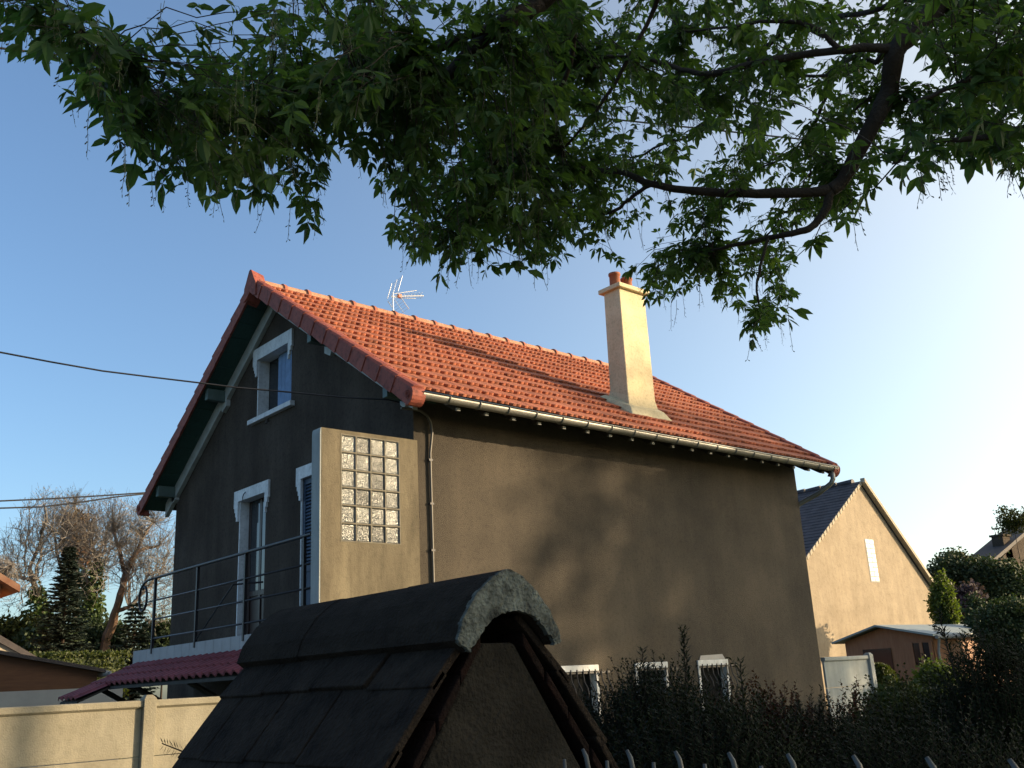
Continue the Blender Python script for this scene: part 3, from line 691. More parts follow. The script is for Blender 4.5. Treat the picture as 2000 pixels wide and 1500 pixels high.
# ---- cables
def cable(name, pts, r, label, group=None):
    q = MB(); q.tube(pts, r, 6); o = q.build(name, M_cable, smooth=True); tag(o, label, 'cable', group); return o
cp = []
for px, py in ((-60,676),(0,688),(100,707),(200,724.5),(300,737),(392,748),(462,757),(567,766),(672,776),(760,781),(781,786)):
    cp.append(on_x(px, py, -4.2*(1-px/781.0)-0.10))
cable('overhead_cable', cp, 0.0095, 'twisted black service cable running across the gable to the house corner')
cable('overhead_cable', [on_y(px, py, 15) for px, py in ((-60,981),(0,978.5),(100,974),(200,968),(280,962.5),(420,950))], 0.018, 'upper of two thin distant wires above the bare trees', None)
cable('overhead_cable', [on_y(px, py, 15) for px, py in ((-60,995),(0,992.5),(80,990),(170,979),(230,970),(420,951))], 0.018, 'lower of two thin distant wires above the bare trees', None)
cable('overhead_cable', [at(px, py, dd) for px, py, dd in ((-80,86,7.6),(0,94,7.8),(110,107,8),(500,158,9),(1000,212,10),(1500,265,11),(1760,292,11.5),(1860,303,12),(2000,315,12.4),(2100,325,12.6))], 0.0095, 'long black cable crossing behind the leafy branches at the top')

# ------------------------------------------------------------------ concrete fences on the boundary line
def conc_fence(x0, xs, z_top, label, mt, end_x, joints):
    th = thing('concrete_fence', ((x0+end_x)/2, 0, GZ), label, 'fence')
    for (a, b) in joints:
        k = 0; z = z_top
        while z > GZ-0.1:
            zz = z-0.487
            q = MB()
            if k == 0:   # coping moulding on the top panel
                q.box(a, b, -0.014, 0.022, zz+0.004, z-0.075)
                q.prism([(a,-0.014,z-0.075),(a,-0.042,z-0.055),(a,-0.042,z-0.008),(a,-0.030,z),(a,0.030,z),(a,0.042,z-0.008),(a,0.042,z-0.055),(a,0.022,z-0.075)],
                        [(b,-0.014,z-0.075),(b,-0.042,z-0.055),(b,-0.042,z-0.008),(b,-0.030,z),(b,0.030,z),(b,0.042,z-0.008),(b,0.042,z-0.055),(b,0.022,z-0.075)])
            else: q.box(a, b, -0.014, 0.022, zz+0.004, z-0.002)
            q.build('panel', mt, th, bevel=0.003); z = zz; k += 1
    for x in xs:
        q = MB(); w_ = 0.058
        q.prism([(x-w_,-0.062,GZ),(x+w_,-0.062,GZ),(x+w_,0.062,GZ),(x-w_,0.062,GZ)], [(x-w_,-0.062,z_top+0.01),(x+w_,-0.062,z_top+0.01),(x+w_,0.062,z_top+0.01),(x-w_,0.062,z_top+0.01)])
        q.hexa([(x-w_,-0.062,z_top+0.01),(x+w_,-0.062,z_top+0.01),(x+w_,0.062,z_top+0.01),(x-w_,0.062,z_top+0.01),
                (x-w_*0.5,-0.03,z_top+0.045),(x+w_*0.5,-0.03,z_top+0.045),(x+w_*0.5,0.03,z_top+0.045),(x-w_*0.5,0.03,z_top+0.045)])
        q.build('post', mt, th, bevel=0.004)
    return th
conc_fence(-5.2, (-5.06, -3.03, -1.345), -0.005, 'sunlit cream concrete panel fence left of the tiled pillar', M_concrete, -1.3, [(-5.0,-3.09),(-2.97,-1.40)])
conc_fence(8.1, (9.55,), 0.105, 'pale grey concrete fence panel beyond the right corner of the dark house', M_concgrey, 9.6, [(8.12, 9.49)])

# ------------------------------------------------------------------ tile-capped wall pillar in the foreground
PXR, PYN, PYF = -4.86, -7.2, -6.01
pil = thing('tiled_pillar', (PXR, (PYN+PYF)/2, GZ), 'dark stucco pillar with mossy flat tiles and lichen-edged ridge tile in front', 'pillar')
q = MB(); nseg = 1
bw_ = 0.235
ring = [(PXR-bw_, GZ), (PXR+bw_, GZ), (PXR+bw_, -0.40), (PXR+0.345, -0.33), (PXR+0.06, 0.10), (PXR-0.06, 0.10), (PXR-0.345, -0.33), (PXR-bw_, -0.40)]
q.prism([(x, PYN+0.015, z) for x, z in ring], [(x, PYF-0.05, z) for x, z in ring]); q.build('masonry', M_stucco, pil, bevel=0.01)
q = MB()
for sx, rows in ((-1, [(-0.045,0.180,-0.235,-0.015),(-0.19,0.022,-0.375,-0.195),(-0.33,-0.155,-0.50,-0.37)]), (1, [(0.045,0.165,0.235,-0.02),(0.19,0.015,0.36,-0.20),(0.33,-0.17,0.48,-0.38)])):
    for r, (xa, za, xb, zb) in enumerate(rows):
        ntl = 4; ys = [PYN-0.01+(PYF-PYN+0.02)*k/ntl + (0.13 if r == 1 else 0)*(0 < k < ntl) for k in range(ntl+1)]
        dx, dz = xb-xa, zb-za; L_ = math.hypot(dx, dz); nx, nz = (-dz/L_*1, dx/L_) if sx > 0 else (dz/L_, -dx/L_)
        if nz < 0: nx, nz = -nx, -nz
        for k in range(ntl):
            ya, yb = ys[k]+0.003, ys[k+1]-0.003; t = 0.022; j = random.uniform(-0.004, 0.004); j2 = random.uniform(-0.008, 0.008)
            X = lambda xx: PXR+xx
            q.hexa([(X(xb+nx*j), ya, zb+j2), (X(xb+nx*j), yb, zb+j2+random.uniform(-.004,.004)), (X(xa), yb, za), (X(xa), ya, za),
                    (X(xb+nx*(t+j)), ya, zb+nz*t+j2), (X(xb+nx*(t+j)), yb, zb+nz*t+j2), (X(xa+nx*t), yb, za+nz*t), (X(xa+nx*t), ya, za+nz*t)])
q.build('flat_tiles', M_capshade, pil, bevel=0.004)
# clay rake edge under the tiles at the gable end
q = MB()
for sx in (-1, 1):
    a = (PXR+sx*0.075, 0.125); b = (PXR+sx*0.385, -0.30)
    for k in range(4):
        t0, t1 = k/4, (k+0.93)/4; lift = 0.01*(k % 2)
        p0 = (a[0]+(b[0]-a[0])*t0, a[1]+(b[1]-a[1])*t0); p1 = (a[0]+(b[0]-a[0])*t1, a[1]+(b[1]-a[1])*t1)
        q.hexa([(p1[0],PYN-0.006-lift*.5,p1[1]-0.035),(p1[0],PYN+0.08,p1[1]-0.035),(p0[0],PYN+0.08,p0[1]-0.035),(p0[0],PYN-0.006-lift*.5,p0[1]-0.035),
                (p1[0],PYN-0.006-lift*.5,p1[1]+0.002),(p1[0],PYN+0.08,p1[1]+0.002),(p0[0],PYN+0.08,p0[1]+0.002),(p0[0],PYN-0.006-lift*.5,p0[1]+0.002)])
q.build('clay_edge', M_brickred, pil, bevel=0.004)
# ridge tile: angular half-round, hollow
def ridge_piece(q, ya, yb, sc, dz=0):
    outer = [(-0.185,0.105),(-0.165,0.160),(-0.115,0.225),(-0.060,0.268),(-0.02,0.288),(0.01,0.290),(0.05,0.272),(0.10,0.232),(0.145,0.180),(0.175,0.125),(0.180,0.095)]
    inner = [(0.155,0.090),(0.13,0.125),(0.10,0.155),(0.06,0.175),(0.02,0.180),(-0.03,0.172),(-0.075,0.150),(-0.11,0.115),(-0.145,0.075)]
    ring = outer+inner; n = len(ring)
    a_ = [(PXR+x*sc, ya, (z-0.1)*sc+0.1+dz) for x, z in ring]; b_ = [(PXR+x*sc, yb, (z-0.1)*sc+0.1+dz) for x, z in ring]
    q.add(a_+b_, [(i,(i+1)%n,n+(i+1)%n,n+i) for i in range(n)])
    return a_, b_, n
q = MB(); a_, b_, n = ridge_piece(q, PYN-0.035, PYN+0.40, 1.0)
q.add(b_, [tuple(range(n))])
ridge_piece(q, PYN+0.385, PYN+0.80, 0.985, 0.001); a2, b2, n2 = ridge_piece(q, PYN+0.79, PYF+0.02, 1.0)
q.add(b2, [tuple(range(n2))])
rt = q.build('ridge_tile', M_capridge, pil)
# broken, lichened end face of the ridge tile
q = MB(); ring = [(x, z) for x, _, z in a_]
# subdivide ring and jitter for a chipped edge
import itertools
out = []
for i in range(len(ring)):
    x0, z0 = ring[i]; x1, z1 = ring[(i+1) % len(ring)]; m_ = 5
    for k in range(m_):
        t = k/m_; jx, jz = (random.uniform(-0.005, 0.005), random.uniform(-0.005, 0.005)) if i >= 11 else (random.uniform(-.002,.002), random.uniform(-.002,.002))
        out.append((x0+(x1-x0)*t+jx, z0+(z1-z0)*t+jz))
q.prism([(x, PYN-0.047, z) for x, z in out], [(x, PYN-0.030, z) for x, z in out])
q.build('lichened_end', M_lichen, rt)

# wavy steel pickets along the street line
pf = thing('picket_fence', (PXR, -8.6, GZ), 'wavy white-tipped steel picket fence along the bottom edge', 'fence')
y = -7.42; k = 0; pk = {}
while y > -9.6:
    tall = (k % 2 == 1)
    if tall not in pk:
        q = MB(); zt = -0.168 if tall else -0.192
        if tall: pts = [(0,0,-1.35),(0,0,-0.45),(0.012,0.01,-0.36),(0.006,-0.012,-0.27),(0,-0.010,-0.215),(0,-0.004,-0.185),(0,0.006,zt)]
        else: pts = [(0,0,-1.35),(0,0,-0.5),(0.006,-0.006,-0.35),(0,0,-0.25),(0,0,zt)]
        q.tube(pts, [0.0056]*(len(pts)-1)+[0.004], 8)
        ob = q.build('picket', M_picket, pf, smooth=True); pk[tall] = ob
    else:
        ob = pk[tall].copy(); col.objects.link(ob)
    ob.location = (PXR, y, 0); y -= 0.0725; k += 1
for z in (-0.40, -1.2):
    q = MB(); q.box(PXR-0.010, PXR+0.010, -9.6, -7.3, z-0.015, z+0.015); q.build('rail', M_iron, pf)

# ------------------------------------------------------------------ growing helpers
def grow(seed, targets, alpha=0.25):
    """seed: list of (points, r0, r1) limbs (each continues from an existing point). Returns nodes, parent, limb_edges"""
    nodes, par, pl = [], [], []
    for pts, r0, r1 in seed:
        base = None
        if nodes:
            d = [(Vector(n_)-Vector(pts[0])).length for n_ in nodes]; j = int(np.argmin(d))
            if d[j] < 0.35: base = j
        for i, p in enumerate(pts):
            nodes.append(tuple(p)); par.append(base if i == 0 else len(nodes)-2)
            pl.append(0.0 if par[-1] is None else pl[par[-1]] + (Vector(p)-Vector(nodes[par[-1]])).length)
    ns = len(nodes); T = np.array(targets); n = len(T)
    A = np.array(nodes); best = np.full(n, 1e9); bp = np.zeros(n, int)
    for i in range(ns):
        c = np.linalg.norm(T-A[i], axis=1) + alpha*pl[i]*0.3
        m_ = c < best; best[m_] = c[m_]; bp[m_] = i
    done = np.zeros(n, bool); length = list(pl)
    for _ in range(n):
        b = np.where(done, 1e9, best); j = int(np.argmin(b)); done[j] = True
        nodes.append(tuple(T[j])); par.append(int(bp[j])); L_ = length[bp[j]] + np.linalg.norm(T[j]-np.array(nodes[bp[j]])); length.append(L_)
        idx = len(nodes)-1
        c = np.linalg.norm(T-T[j], axis=1) + alpha*L_
        m_ = (~done) & (c < best); best[m_] = c[m_]; bp[m_] = idx
    return nodes, par, ns
def limbs_mesh(q, seed, sides=8, wob=0.0):
    for pts, r0, r1 in seed:
        n = len(pts); # smooth polyline
        P = [Vector(p) for p in pts]; out = []; rs = []
        for i in range(n-1):
            p0 = P[max(i-1,0)]; p1 = P[i]; p2 = P[i+1]; p3 = P[min(i+2,n-1)]
            for k in range(4):
                t = k/4; a = 0.5*((2*p1)+(-p0+p2)*t+(2*p0-5*p1+4*p2-p3)*t*t+(-p0+3*p1-3*p2+p3)*t**3)
                out.append(a+V(random.uniform(-wob,wob),random.uniform(-wob,wob),random.uniform(-wob,wob)))
                rs.append((r0+(r1-r0)*(i+t)/(n-1))*random.uniform(0.93,1.08))
        out.append(P[-1]); rs.append(r1)
        q.tube(out, rs, sides)
def twigs_mesh(q, nodes, par, ns, rmin, k_exp=0.42, rmax=0.05, sag=0.0, sides=4):
    n = len(nodes); cnt = [1]*n
    for i in range(n-1, ns-1, -1):
        if par[i] is not None: cnt[par[i]] += cnt[i]
    A = [Vector(p) for p in nodes]
    for i in range(ns, n):
        p = par[i]; r1 = min(rmin*cnt[i]**k_exp, rmax); r0 = min(rmin*(cnt[p] if p >= ns else cnt[i]*1.3)**k_exp, rmax, r1*1.5)
        a, b = A[p], A[i]; L_ = (b-a).length
        m_ = (a+b)/2 + V(random.uniform(-1,1), random.uniform(-1,1), random.uniform(-1,1))*L_*0.07 + V(0,0,sag*L_)
        q.tube([a, m_, b], [r0, (r0+r1)/2, r1], sides if r0 > 0.006 else 3, cap=False)
    return cnt
def leaflet(q, p, d, nrm, L_, w_):
    s = d.cross(nrm).normalized()*w_*0.5; up = nrm*w_*0.16
    q.add([p, p+d*(L_*0.32)-s+up, p+d*(L_*0.66)-s*0.8+up, p+d*L_-nrm*w_*0.12, p+d*(L_*0.66)+s*0.8+up, p+d*(L_*0.32)+s+up], [(0,3,2,1),(0,5,4,3)])
def rv():
    v = Vector(rng.normal(size=3)); return v.normalized()
def leaf_quad(q, p, size, flat=0.0):
    d = rv(); d.z *= (1-flat); d.normalize(); n_ = d.orthogonal().normalized(); n_ = (n_*math.cos(a:=random.uniform(0,6.28)) + d.cross(n_)*math.sin(a))
    s = d.cross(n_)*size*0.33
    q.add([p, p+d*size*0.5-s, p+d*size, p+d*size*0.5+s], [(0,1,2,3)])

# ------------------------------------------------------------------ overhanging box-elder maple
LOW = [(0,55),(30,60),(60,95),(100,140),(170,240),(200,285),(250,318),(300,352),(380,378),(430,402),(480,385),(540,402),(600,440),(640,425),(655,370),(690,320),(728,318),(742,375),(775,435),(765,500),(800,545),(850,560),(920,552),(960,585),(1010,545),(1040,530),(1090,512),(1150,498),(1190,530),(1240,555),(1270,600),(1310,605),(1340,592),(1365,560),(1420,590),(1450,645),(1480,668),(1540,648),(1550,600),(1540,540),(1515,485),(1540,450),(1600,440),(1640,410),(1690,415),(1715,385),(1740,340),(1790,345),(1835,340),(1890,335),(1950,318),(1985,375),(2120,400)]
def low_y(px):
    for (a, b), (c, d) in zip(LOW[:-1], LOW[1:]):
        if a <= px <= c: return b+(d-b)*(px-a)/(c-a)
    return LOW[-1][1] if px > 0 else 55
def patch(px, py):
    return math.sin(px*0.021+1.3)*math.sin(py*0.027+0.4+px*0.004)+0.6*math.sin(px*0.047+py*0.031)+0.5*math.sin(px*0.013-py*0.052+2)
def density(px, py):
    d = density0(px, py); k = patch(px, py)
    if px > 1000: return d*(1.2 if k > 0.0 else 0.6 if k > -0.6 else 0.22)
    if px > 700: return d*(0.80 if k > -0.1 else 0.34)
    return d*(0.52 if k > 0.0 else 0.30 if k > -0.7 else 0.10)
def density0(px, py):
    if py > low_y(px)-(14 if px < 1150 else 10): return 0
    if px < 0: return 0.35 if py < 30 else 0
    # top-left sky gap
    up = None
    if 232 < px < 470:
        edge = np.interp(px, [232,262,300,360,385,420,455,470], [75,140,140,140,75,100,140,140]) if px < 470 else 0
        if py < edge: return 0.0
    if 470 <= px < 530 and 15 < py < 95: return 0.12
    if px < 232: 
        pass 
        return 0.5 if py < 100 else 0.62
    if px < 360: return 0.9
    if px < 700: return 1.0 if py < low_y(px)-60 else 0.7
    if px < 1080:
        return (1.0 if py < 330 else 0.85) if py < low_y(px)-50 else 0.55
    if 1180 < px < 1340 and 330 < py < 420: return 0.35
    if px < 1400: return 0.62 if py < low_y(px)-60 else 0.5
    if 1660 < px < 1760 and py > 210: return 0.45
    if 1735 < px < 1800 and 100 < py < 260: return 0.08
    if 1780 < px < 1890 and py < 130: return 0.22
    if px < 1560 and py > 430: return 0.6
    if px < 1720: return 0.55
    if px > 1880: return 0.75
    return 0.6
tree = thing('maple_tree', (-1.0, -8.9, GZ), 'leafy compound-leaved maple whose drooping branches hang across the top', 'tree')
def P3(l): return [at(*p) for p in l]
limb_px = [
  ([(2400,-900,4.2),(2150,-330,4.6),(1950,-120,4.9),(1850,-10,5.0),(1785,62,5.0),(1750,100,5.0),(1735,180,5.1),(1705,240,5.1),(1650,345,5.2),(1622,372,5.2)], 0.068, 0.034),
  ([(1622,372,5.2),(1614,405,5.2),(1592,437,5.2),(1562,453,5.2),(1500,465,5.3),(1440,478,5.4),(1390,490,5.5)], 0.026, 0.008),
  ([(1622,372,5.2),(1560,376,5.2),(1450,378,5.2),(1340,372,5.25),(1270,358,5.3),(1210,336,5.4),(1130,330,5.6),(1010,330,5.8)], 0.030, 0.010),
  ([(1750,98,5.0),(1700,92,5.0),(1640,98,5.0),(1540,112,5.1),(1460,128,5.1),(1385,144,5.2),(1330,135,5.3),(1250,112,5.4),(1150,112,5.6)], 0.026, 0.010),
  ([(1640,98,5.0),(1600,60,5.0),(1560,45,5.05),(1500,42,5.1),(1430,52,5.2),(1330,62,5.4)], 0.015, 0.006),
  ([(1280,356,5.3),(1240,380,5.35),(1200,412,5.4),(1150,420,5.5),(1060,420,5.7)], 0.013, 0.006),
  ([(1500,465,5.3),(1485,520,5.2),(1478,570,5.2),(1488,610,5.2)], 0.010, 0.005),
  ([(2150,-330,4.6),(1700,-420,4.0),(1300,-220,3.8),(1080,-20,3.9),(1040,15,3.9),(985,45,3.9),(930,88,4.0),(895,128,4.1),(850,160,4.2),(780,165,4.3),(725,150,4.4)], 0.050, 0.018),
  ([(985,45,3.9),(900,75,3.9),(830,105,3.9),(770,135,3.95),(700,150,4.0),(600,170,4.0),(500,190,3.9),(420,205,3.8),(340,215,3.7),(260,180,3.5),(200,110,3.3),(160,60,3.2)], 0.018, 0.006),
  ([(1080,-20,3.9),(1120,70,4.2),(1090,180,4.4),(1010,270,4.5),(960,330,4.6),(945,400,4.7),(900,470,4.8)], 0.013, 0.005),
  ([(1300,-220,3.8),(1290,-20,4.4),(1230,110,4.5),(1170,210,4.6),(1100,290,4.7)], 0.014, 0.005),
  ([(2400,-900,4.2),(2500,-100,3.6),(2250,60,3.2),(2060,140,3.0),(1940,145,2.95),(1870,165,2.9),(1780,205,2.9)], 0.022, 0.005),
  ([(2250,60,3.2),(2120,200,3.1),(2000,250,3.0),(1900,270,3.0),(1800,280,3.05),(1750,320,3.1)], 0.016, 0.004),
  ([(2500,-100,3.6),(2200,120,5.0),(2050,220,5.4),(1960,260,5.5)], 0.02, 0.006),
]
seed = [(P3(l), a, b) for l, a, b in limb_px]
hub_ = Vector(seed[0][0][0])
trunk_pts = [V(-0.6,-9.35,GZ-0.1), V(-0.75,-9.25,-0.6), V(-1.0,-9.15,0.6), V(-1.35,-9.0,1.8), hub_]
q = MB(); limbs_mesh(q, [(trunk_pts, 0.17, 0.095)], 12, 0.006); q.build('trunk', M_bark, tree, smooth=True)
tg = []
zone_near = lambda px, py: (px < 260)
def limb_gap(px, py):
    b = 1e9
    for li in (0, 1, 2, 3, 7, 10):
        l = limb_px[li][0]
        for (x0, y0, _), (x1, y1, _) in zip(l[:-1], l[1:]):
            dx, dy = x1-x0, y1-y0; t = max(0, min(1, ((px-x0)*dx+(py-y0)*dy)/(dx*dx+dy*dy+1e-9)))
            b = min(b, math.hypot(px-x0-dx*t, py-y0-dy*t))
    return b
N_T = 2250; tries = 0
while len(tg) < N_T and tries < 200000:
    tries += 1
    px = random.uniform(-60, 2080); py = random.uniform(-160, 680)
    dn = density(px, max(py, 2) if py < 2 else py)
    if py < 0: dn *= 0.45
    if random.random() > dn: continue
    r_ = random.random()
    if px < 260: d = random.uniform(2.9, 4.2)
    elif px < 700: d = random.uniform(3.1, 4.9)
    elif px < 1150: d = random.uniform(3.6, 6.2)
    elif px < 1730: d = random.uniform(5.15, 7.6) if r_ > 0.12 else random.uniform(3.6, 4.8)
    else: d = random.uniform(2.6, 3.6) if (r_ > 0.72 and py < 330) else random.uniform(4.6, 6.8)
    if 1725 < px < 1800 and 215 < py < 350 and r_ < 0.6: d = random.uniform(2.7, 3.2)
    if limb_gap(px, py) < 42 and 1000 < px < 1900: d = max(d, random.uniform(5.75, 7.4))
    tg.append(tuple(at(px, py, d)))
nodes, par, ns = grow(seed, tg, 0.30)
# long connections become wandering twigs with nodes (and leaves) of their own; lone far outliers are dropped
kids = [0]*len(nodes)
for i in range(ns, len(nodes)): kids[par[i]] += 1
rm = {}; n2, p2 = [], []
for i in range(len(nodes)):
    if i < ns: rm[i] = i; n2.append(nodes[i]); p2.append(par[i]); continue
    if par[i] not in rm: continue
    a, b = Vector(nodes[par[i]]), Vector(nodes[i]); L_ = (b-a).length
    if L_ > 0.8 and kids[i] == 0: continue
    k = int(L_/0.22); pr_ = rm[par[i]]; bow = rv()*L_*0.10+V(0, 0, 0.08*L_)
    for q_ in range(1, k+1):
        t = q_/(k+1); p = a.lerp(b, t)+bow*(4*t*(1-t))+rv()*0.025
        n2.append(tuple(p)); p2.append(pr_); pr_ = len(n2)-1
    n2.append(nodes[i]); p2.append(pr_); rm[i] = len(n2)-1
nodes, par = n2, p2
q = MB(); limbs_mesh(q, seed, 10, 0.004); twigs_mesh(q, nodes, par, ns, 0.0013, 0.5, 0.02, sag=-0.03)
q.build('branches', M_bark, tree, smooth=True)
ql = MB(); qk = MB(); DOWN = V(0,0,-1)
def compound(q, base, out, size):
    """petiole plus 3-5 drooping leaflets"""
    d = (out + DOWN*0.55).normalized(); pl_ = size*random.uniform(0.5, 0.9)
    e = base+d*pl_; q.tube([base, base+out*pl_*0.5, e], 0.0009, 3, cap=False)
    side = d.cross(V(0,0,1))
    if side.length < 0.1: side = V(1,0,0)
    side.normalize(); nrm = side.cross(d).normalized(); nrm = (nrm+rv()*0.8).normalized()
    n = random.choice((3,3,5))
    td = (d+DOWN*random.uniform(0.0,1.0)+rv()*0.25).normalized()
    leaflet(q, e, td, (nrm-td*nrm.dot(td)).normalized(), size*random.uniform(0.95,1.25), size*random.uniform(.36,.48))
    for sg in (-1, 1):
        ld = (d*random.uniform(0.2,0.7)+side*sg*random.uniform(0.7,1.2)+DOWN*random.uniform(-0.1,0.6)+rv()*0.2).normalized()
        n2 = (nrm-ld*nrm.dot(ld)).normalized(); leaflet(q, e, ld, n2, size*random.uniform(0.65,1.1), size*random.uniform(.28,.42))
        if n == 5:
            p2 = e-d*pl_*0.45; ld = (d*0.3+side*sg*random.uniform(0.8,1.1)+DOWN*random.uniform(0.2,0.8)).normalized()
            n2 = (nrm-ld*nrm.dot(ld)).normalized(); leaflet(q, p2, ld, n2, size*random.uniform(0.55,0.8), size*0.32)
def seedstring(q, p, L_):
    pts = [p]; d = DOWN.copy(); n = 6
    for i in range(n):
        d = (d+rv()*0.12).normalized(); pts.append(pts[-1]+d*L_/n)
    q.tube(pts, 0.0011, 3, cap=False)
    for i in range(1, n+1):
        for sg in (-1, 1):
            dd = (DOWN*0.9+rv()*0.7).normalized(); w_ = dd.orthogonal().normalized()*0.003
            a = pts[i]; q.add([a-w_*0.4, a+dd*0.013-w_, a+dd*0.017, a+dd*0.013+w_], [(0,1,2,3)])
for i in range(ns, len(nodes)):
    p = Vector(nodes[i]); pa = Vector(nodes[par[i]]); out = (p-pa)
    if out.length < 1e-4: continue
    out.normalize(); 
    left = (_u.dot(p-CAM) > 0 and _r.dot(p-CAM)/_f.dot(p-CAM) < -0.15)
    for k in range(random.choice((1,2,2,3)) if left else random.choice((2,3,3,4,5))):
        t = random.uniform(0.2, 1.0); b = pa.lerp(p, t); o2 = (out*0.5+rv()*0.9); o2.z *= 0.6; o2.normalize()
        compound(ql, b, o2, random.uniform(0.036, 0.072)*(1.12 if left else 1.0)*(1.0 if random.random() < 0.8 else 1.35))
    if random.random() < 0.34:
        for _ in range(random.choice((1,2))): seedstring(qk, p+rv()*0.02, random.uniform(0.09, 0.19))
ql.build('foliage', M_leaf, tree); qk.build('seed_strings', M_catkin, tree)

# ------------------------------------------------------------------ generic crowns
def crown_points(c, rad, n, shell=0.35, lump=0.25, seed_=0):
    r2 = np.random.default_rng(seed_); ph = r2.normal(size=(5,3)); out = []
    while len(out) < n:
        v = r2.normal(size=3); v /= np.linalg.norm(v)
        k = 1+lump*sum(math.sin(3.0*float(np.dot(v, ph[j]))+j) for j in range(5))/2.2
        t = (shell+(1-shell)*r2.random())**0.6
        out.append((c[0]+v[0]*rad[0]*t*k, c[1]+v[1]*rad[1]*t*k, c[2]+v[2]*rad[2]*t*k))
    return out
def bushy(name, base, c, rad, n, size, mt, label, cat, group=None, stem_r=0.03, shell=0.35, lump=0.25, seed_=1, stemmat=None, clump=6, npts=60, spread=None):
    th = thing(name, base, label, cat, group)
    pts = crown_points(c, rad, npts, shell, lump, seed_)
    seed = [([V(*base), V((base[0]*2+c[0])/3,(base[1]*2+c[1])/3,(base[2]*2+c[2])/3), V((base[0]+2*c[0])/3,(base[1]+2*c[1])/3,(base[2]+2*c[2])/3), V(*c)], stem_r, stem_r*0.4)]
    nd, pr, s_ = grow(seed, pts, 0.3)
    q = MB(); limbs_mesh(q, seed, 7, 0.0); twigs_mesh(q, nd, pr, s_, stem_r*0.07, 0.5, stem_r*0.5); q.build('trunk' if cat == 'tree' else 'stems', stemmat or M_bark, th)
    q = MB(); P_ = crown_points(c, rad, n//clump, shell, lump, seed_)
    sp = spread or size*2.2
    for p in P_:
        p = Vector(p)
        for _ in range(clump): leaf_quad(q, p+rv()*random.random()*sp, size*random.uniform(0.7,1.3))
    q.build('foliage', mt, th); return th

# --- shade trees standing right of the view
bushy('garden_tree', (32.8,-19.5,GZ), (32.8,-19.5,8.2), (2.5,3.1,3.2), 7600, 0.30, M_darkgreen, 'dense dark tree far behind the garden, right of the house, shading its long wall', 'tree', None, 0.16, 0.0, 0.34, 3, npts=120, clump=16, spread=0.62)
bushy('garden_tree', (5.9,-13.4,GZ), (5.7,-13.2,3.4), (2.2,3.9,4.5), 18000, 0.22, M_darkgreen, 'broad dark tree in the near garden beyond the right edge, shading the hedge', 'tree', None, 0.16, 0.0, 0.22, 4, npts=120, clump=8, spread=0.4)
bushy('garden_tree', (16.2,-15.2,GZ), (16.2,-15.0,8.6), (1.2,1.7,2.3), 8000, 0.24, M_darkgreen, 'tall narrow-crowned tree far right of the street, shading the maple', 'tree', None, 0.16, 0.0, 0.2, 5, npts=100, clump=8, spread=0.4)

# ------------------------------------------------------------------ bare trees on the left
def bare_tree(d, trunk_px, limbs, crown, n, label, barkm, ivy=None, dead=None, r0=0.28, sd=1):
    base = at(*trunk_px[0], d); th = thing('bare_tree', (base.x, base.y, GZ), label, 'tree', 'bare trees behind the house')
    pts = [V(base.x, base.y, GZ-0.2)] + [at(px, py, d+random.uniform(-.3,.3)) for px, py in trunk_px]
    seed = [(pts, r0, r0*0.42)]
    for l in limbs:
        seed.append(([at(px, py, d+random.uniform(-.6,.6)*(0 if i == 0 else 1)) for i, (px, py) in enumerate(l)], r0*0.4, r0*0.16))
    r2 = np.random.default_rng(sd); tg = []
    for (cx, cy, rx, ry, w_) in crown:
        k = int(n*w_)
        while k > 0:
            a, b, c_ = r2.uniform(-1, 1, 3)
            if a*a+b*b+c_*c_ > 1: continue
            tg.append(tuple(at(cx+a*rx, cy+b*ry, d+c_*rx*d/FPX))); k -= 1
    nd, pr, s_ = grow(seed, tg, 0.35)
    q = MB(); limbs_mesh(q, seed, 8, 0.03); q.build('trunk', barkm, th)
    q = MB(); twigs_mesh(q, nd, pr, s_, 0.0052, 0.46, r0*0.35, sag=0.0, sides=4)
    qb = MB()
    for i in range(s_, len(nd)):
        p = Vector(nd[i]); pa = Vector(nd[pr[i]]); o_ = (p-pa).normalized() if (p-pa).length > 1e-4 else V(0,0,1)
        for k in range(2):
            b = pa.lerp(p, random.random()); dd = (o_+rv()*0.7+V(0,0,0.5)).normalized(); L_ = random.uniform(0.3, 0.75)
            q.tube([b, b+dd*L_], [0.007, 0.004], 3, cap=False)
            for _ in range(2): leaf_quad(qb, b+dd*L_*random.uniform(0.5,1), random.uniform(0.03, 0.065))
    q.build('branches', M_twig, th); qb.build('buds', M_bud, th)
    for nm, mt, segs in (('ivy', M_ivy, ivy), ('dry_ivy', M_deadivy, dead)):
        if not segs: continue
        q = MB()
        for (ax, ay, bx, by, ra, rb, k) in segs:
            for _ in range(k):
                t = random.random(); px = ax+(bx-ax)*t; py = ay+(by-ay)*t; rr = (ra+(rb-ra)*t)*random.uniform(0.3, 1.0)
                c = at(px, py, d); an = random.uniform(0, 6.28)
                leaf_quad(q, c+V(math.cos(an)*rr, math.sin(an)*rr, random.uniform(-.2,.2)), random.uniform(0.14, 0.3))
        q.build(nm, mt, th)
DT = 44
bare_tree(DT, [(97,1275),(85,1215),(72,1160),(58,1112)], [[(58,1112),(68,1085),(80,1055),(84,1020)], [(64,1135),(48,1130),(30,1125),(8,1130)], [(80,1040),(92,1015),(85,985)]],
          [(92,1030,60,72,0.5),(45,1090,60,70,0.35),(40,1150,55,50,0.15)], 900, 'leafless tree with a bent pale trunk, leftmost of the bare trees', M_barebark, ivy=[(98,1260,70,1150,0.9,0.35,900),(98,1240,52,1200,0.5,0.25,200)], r0=0.22, sd=5)
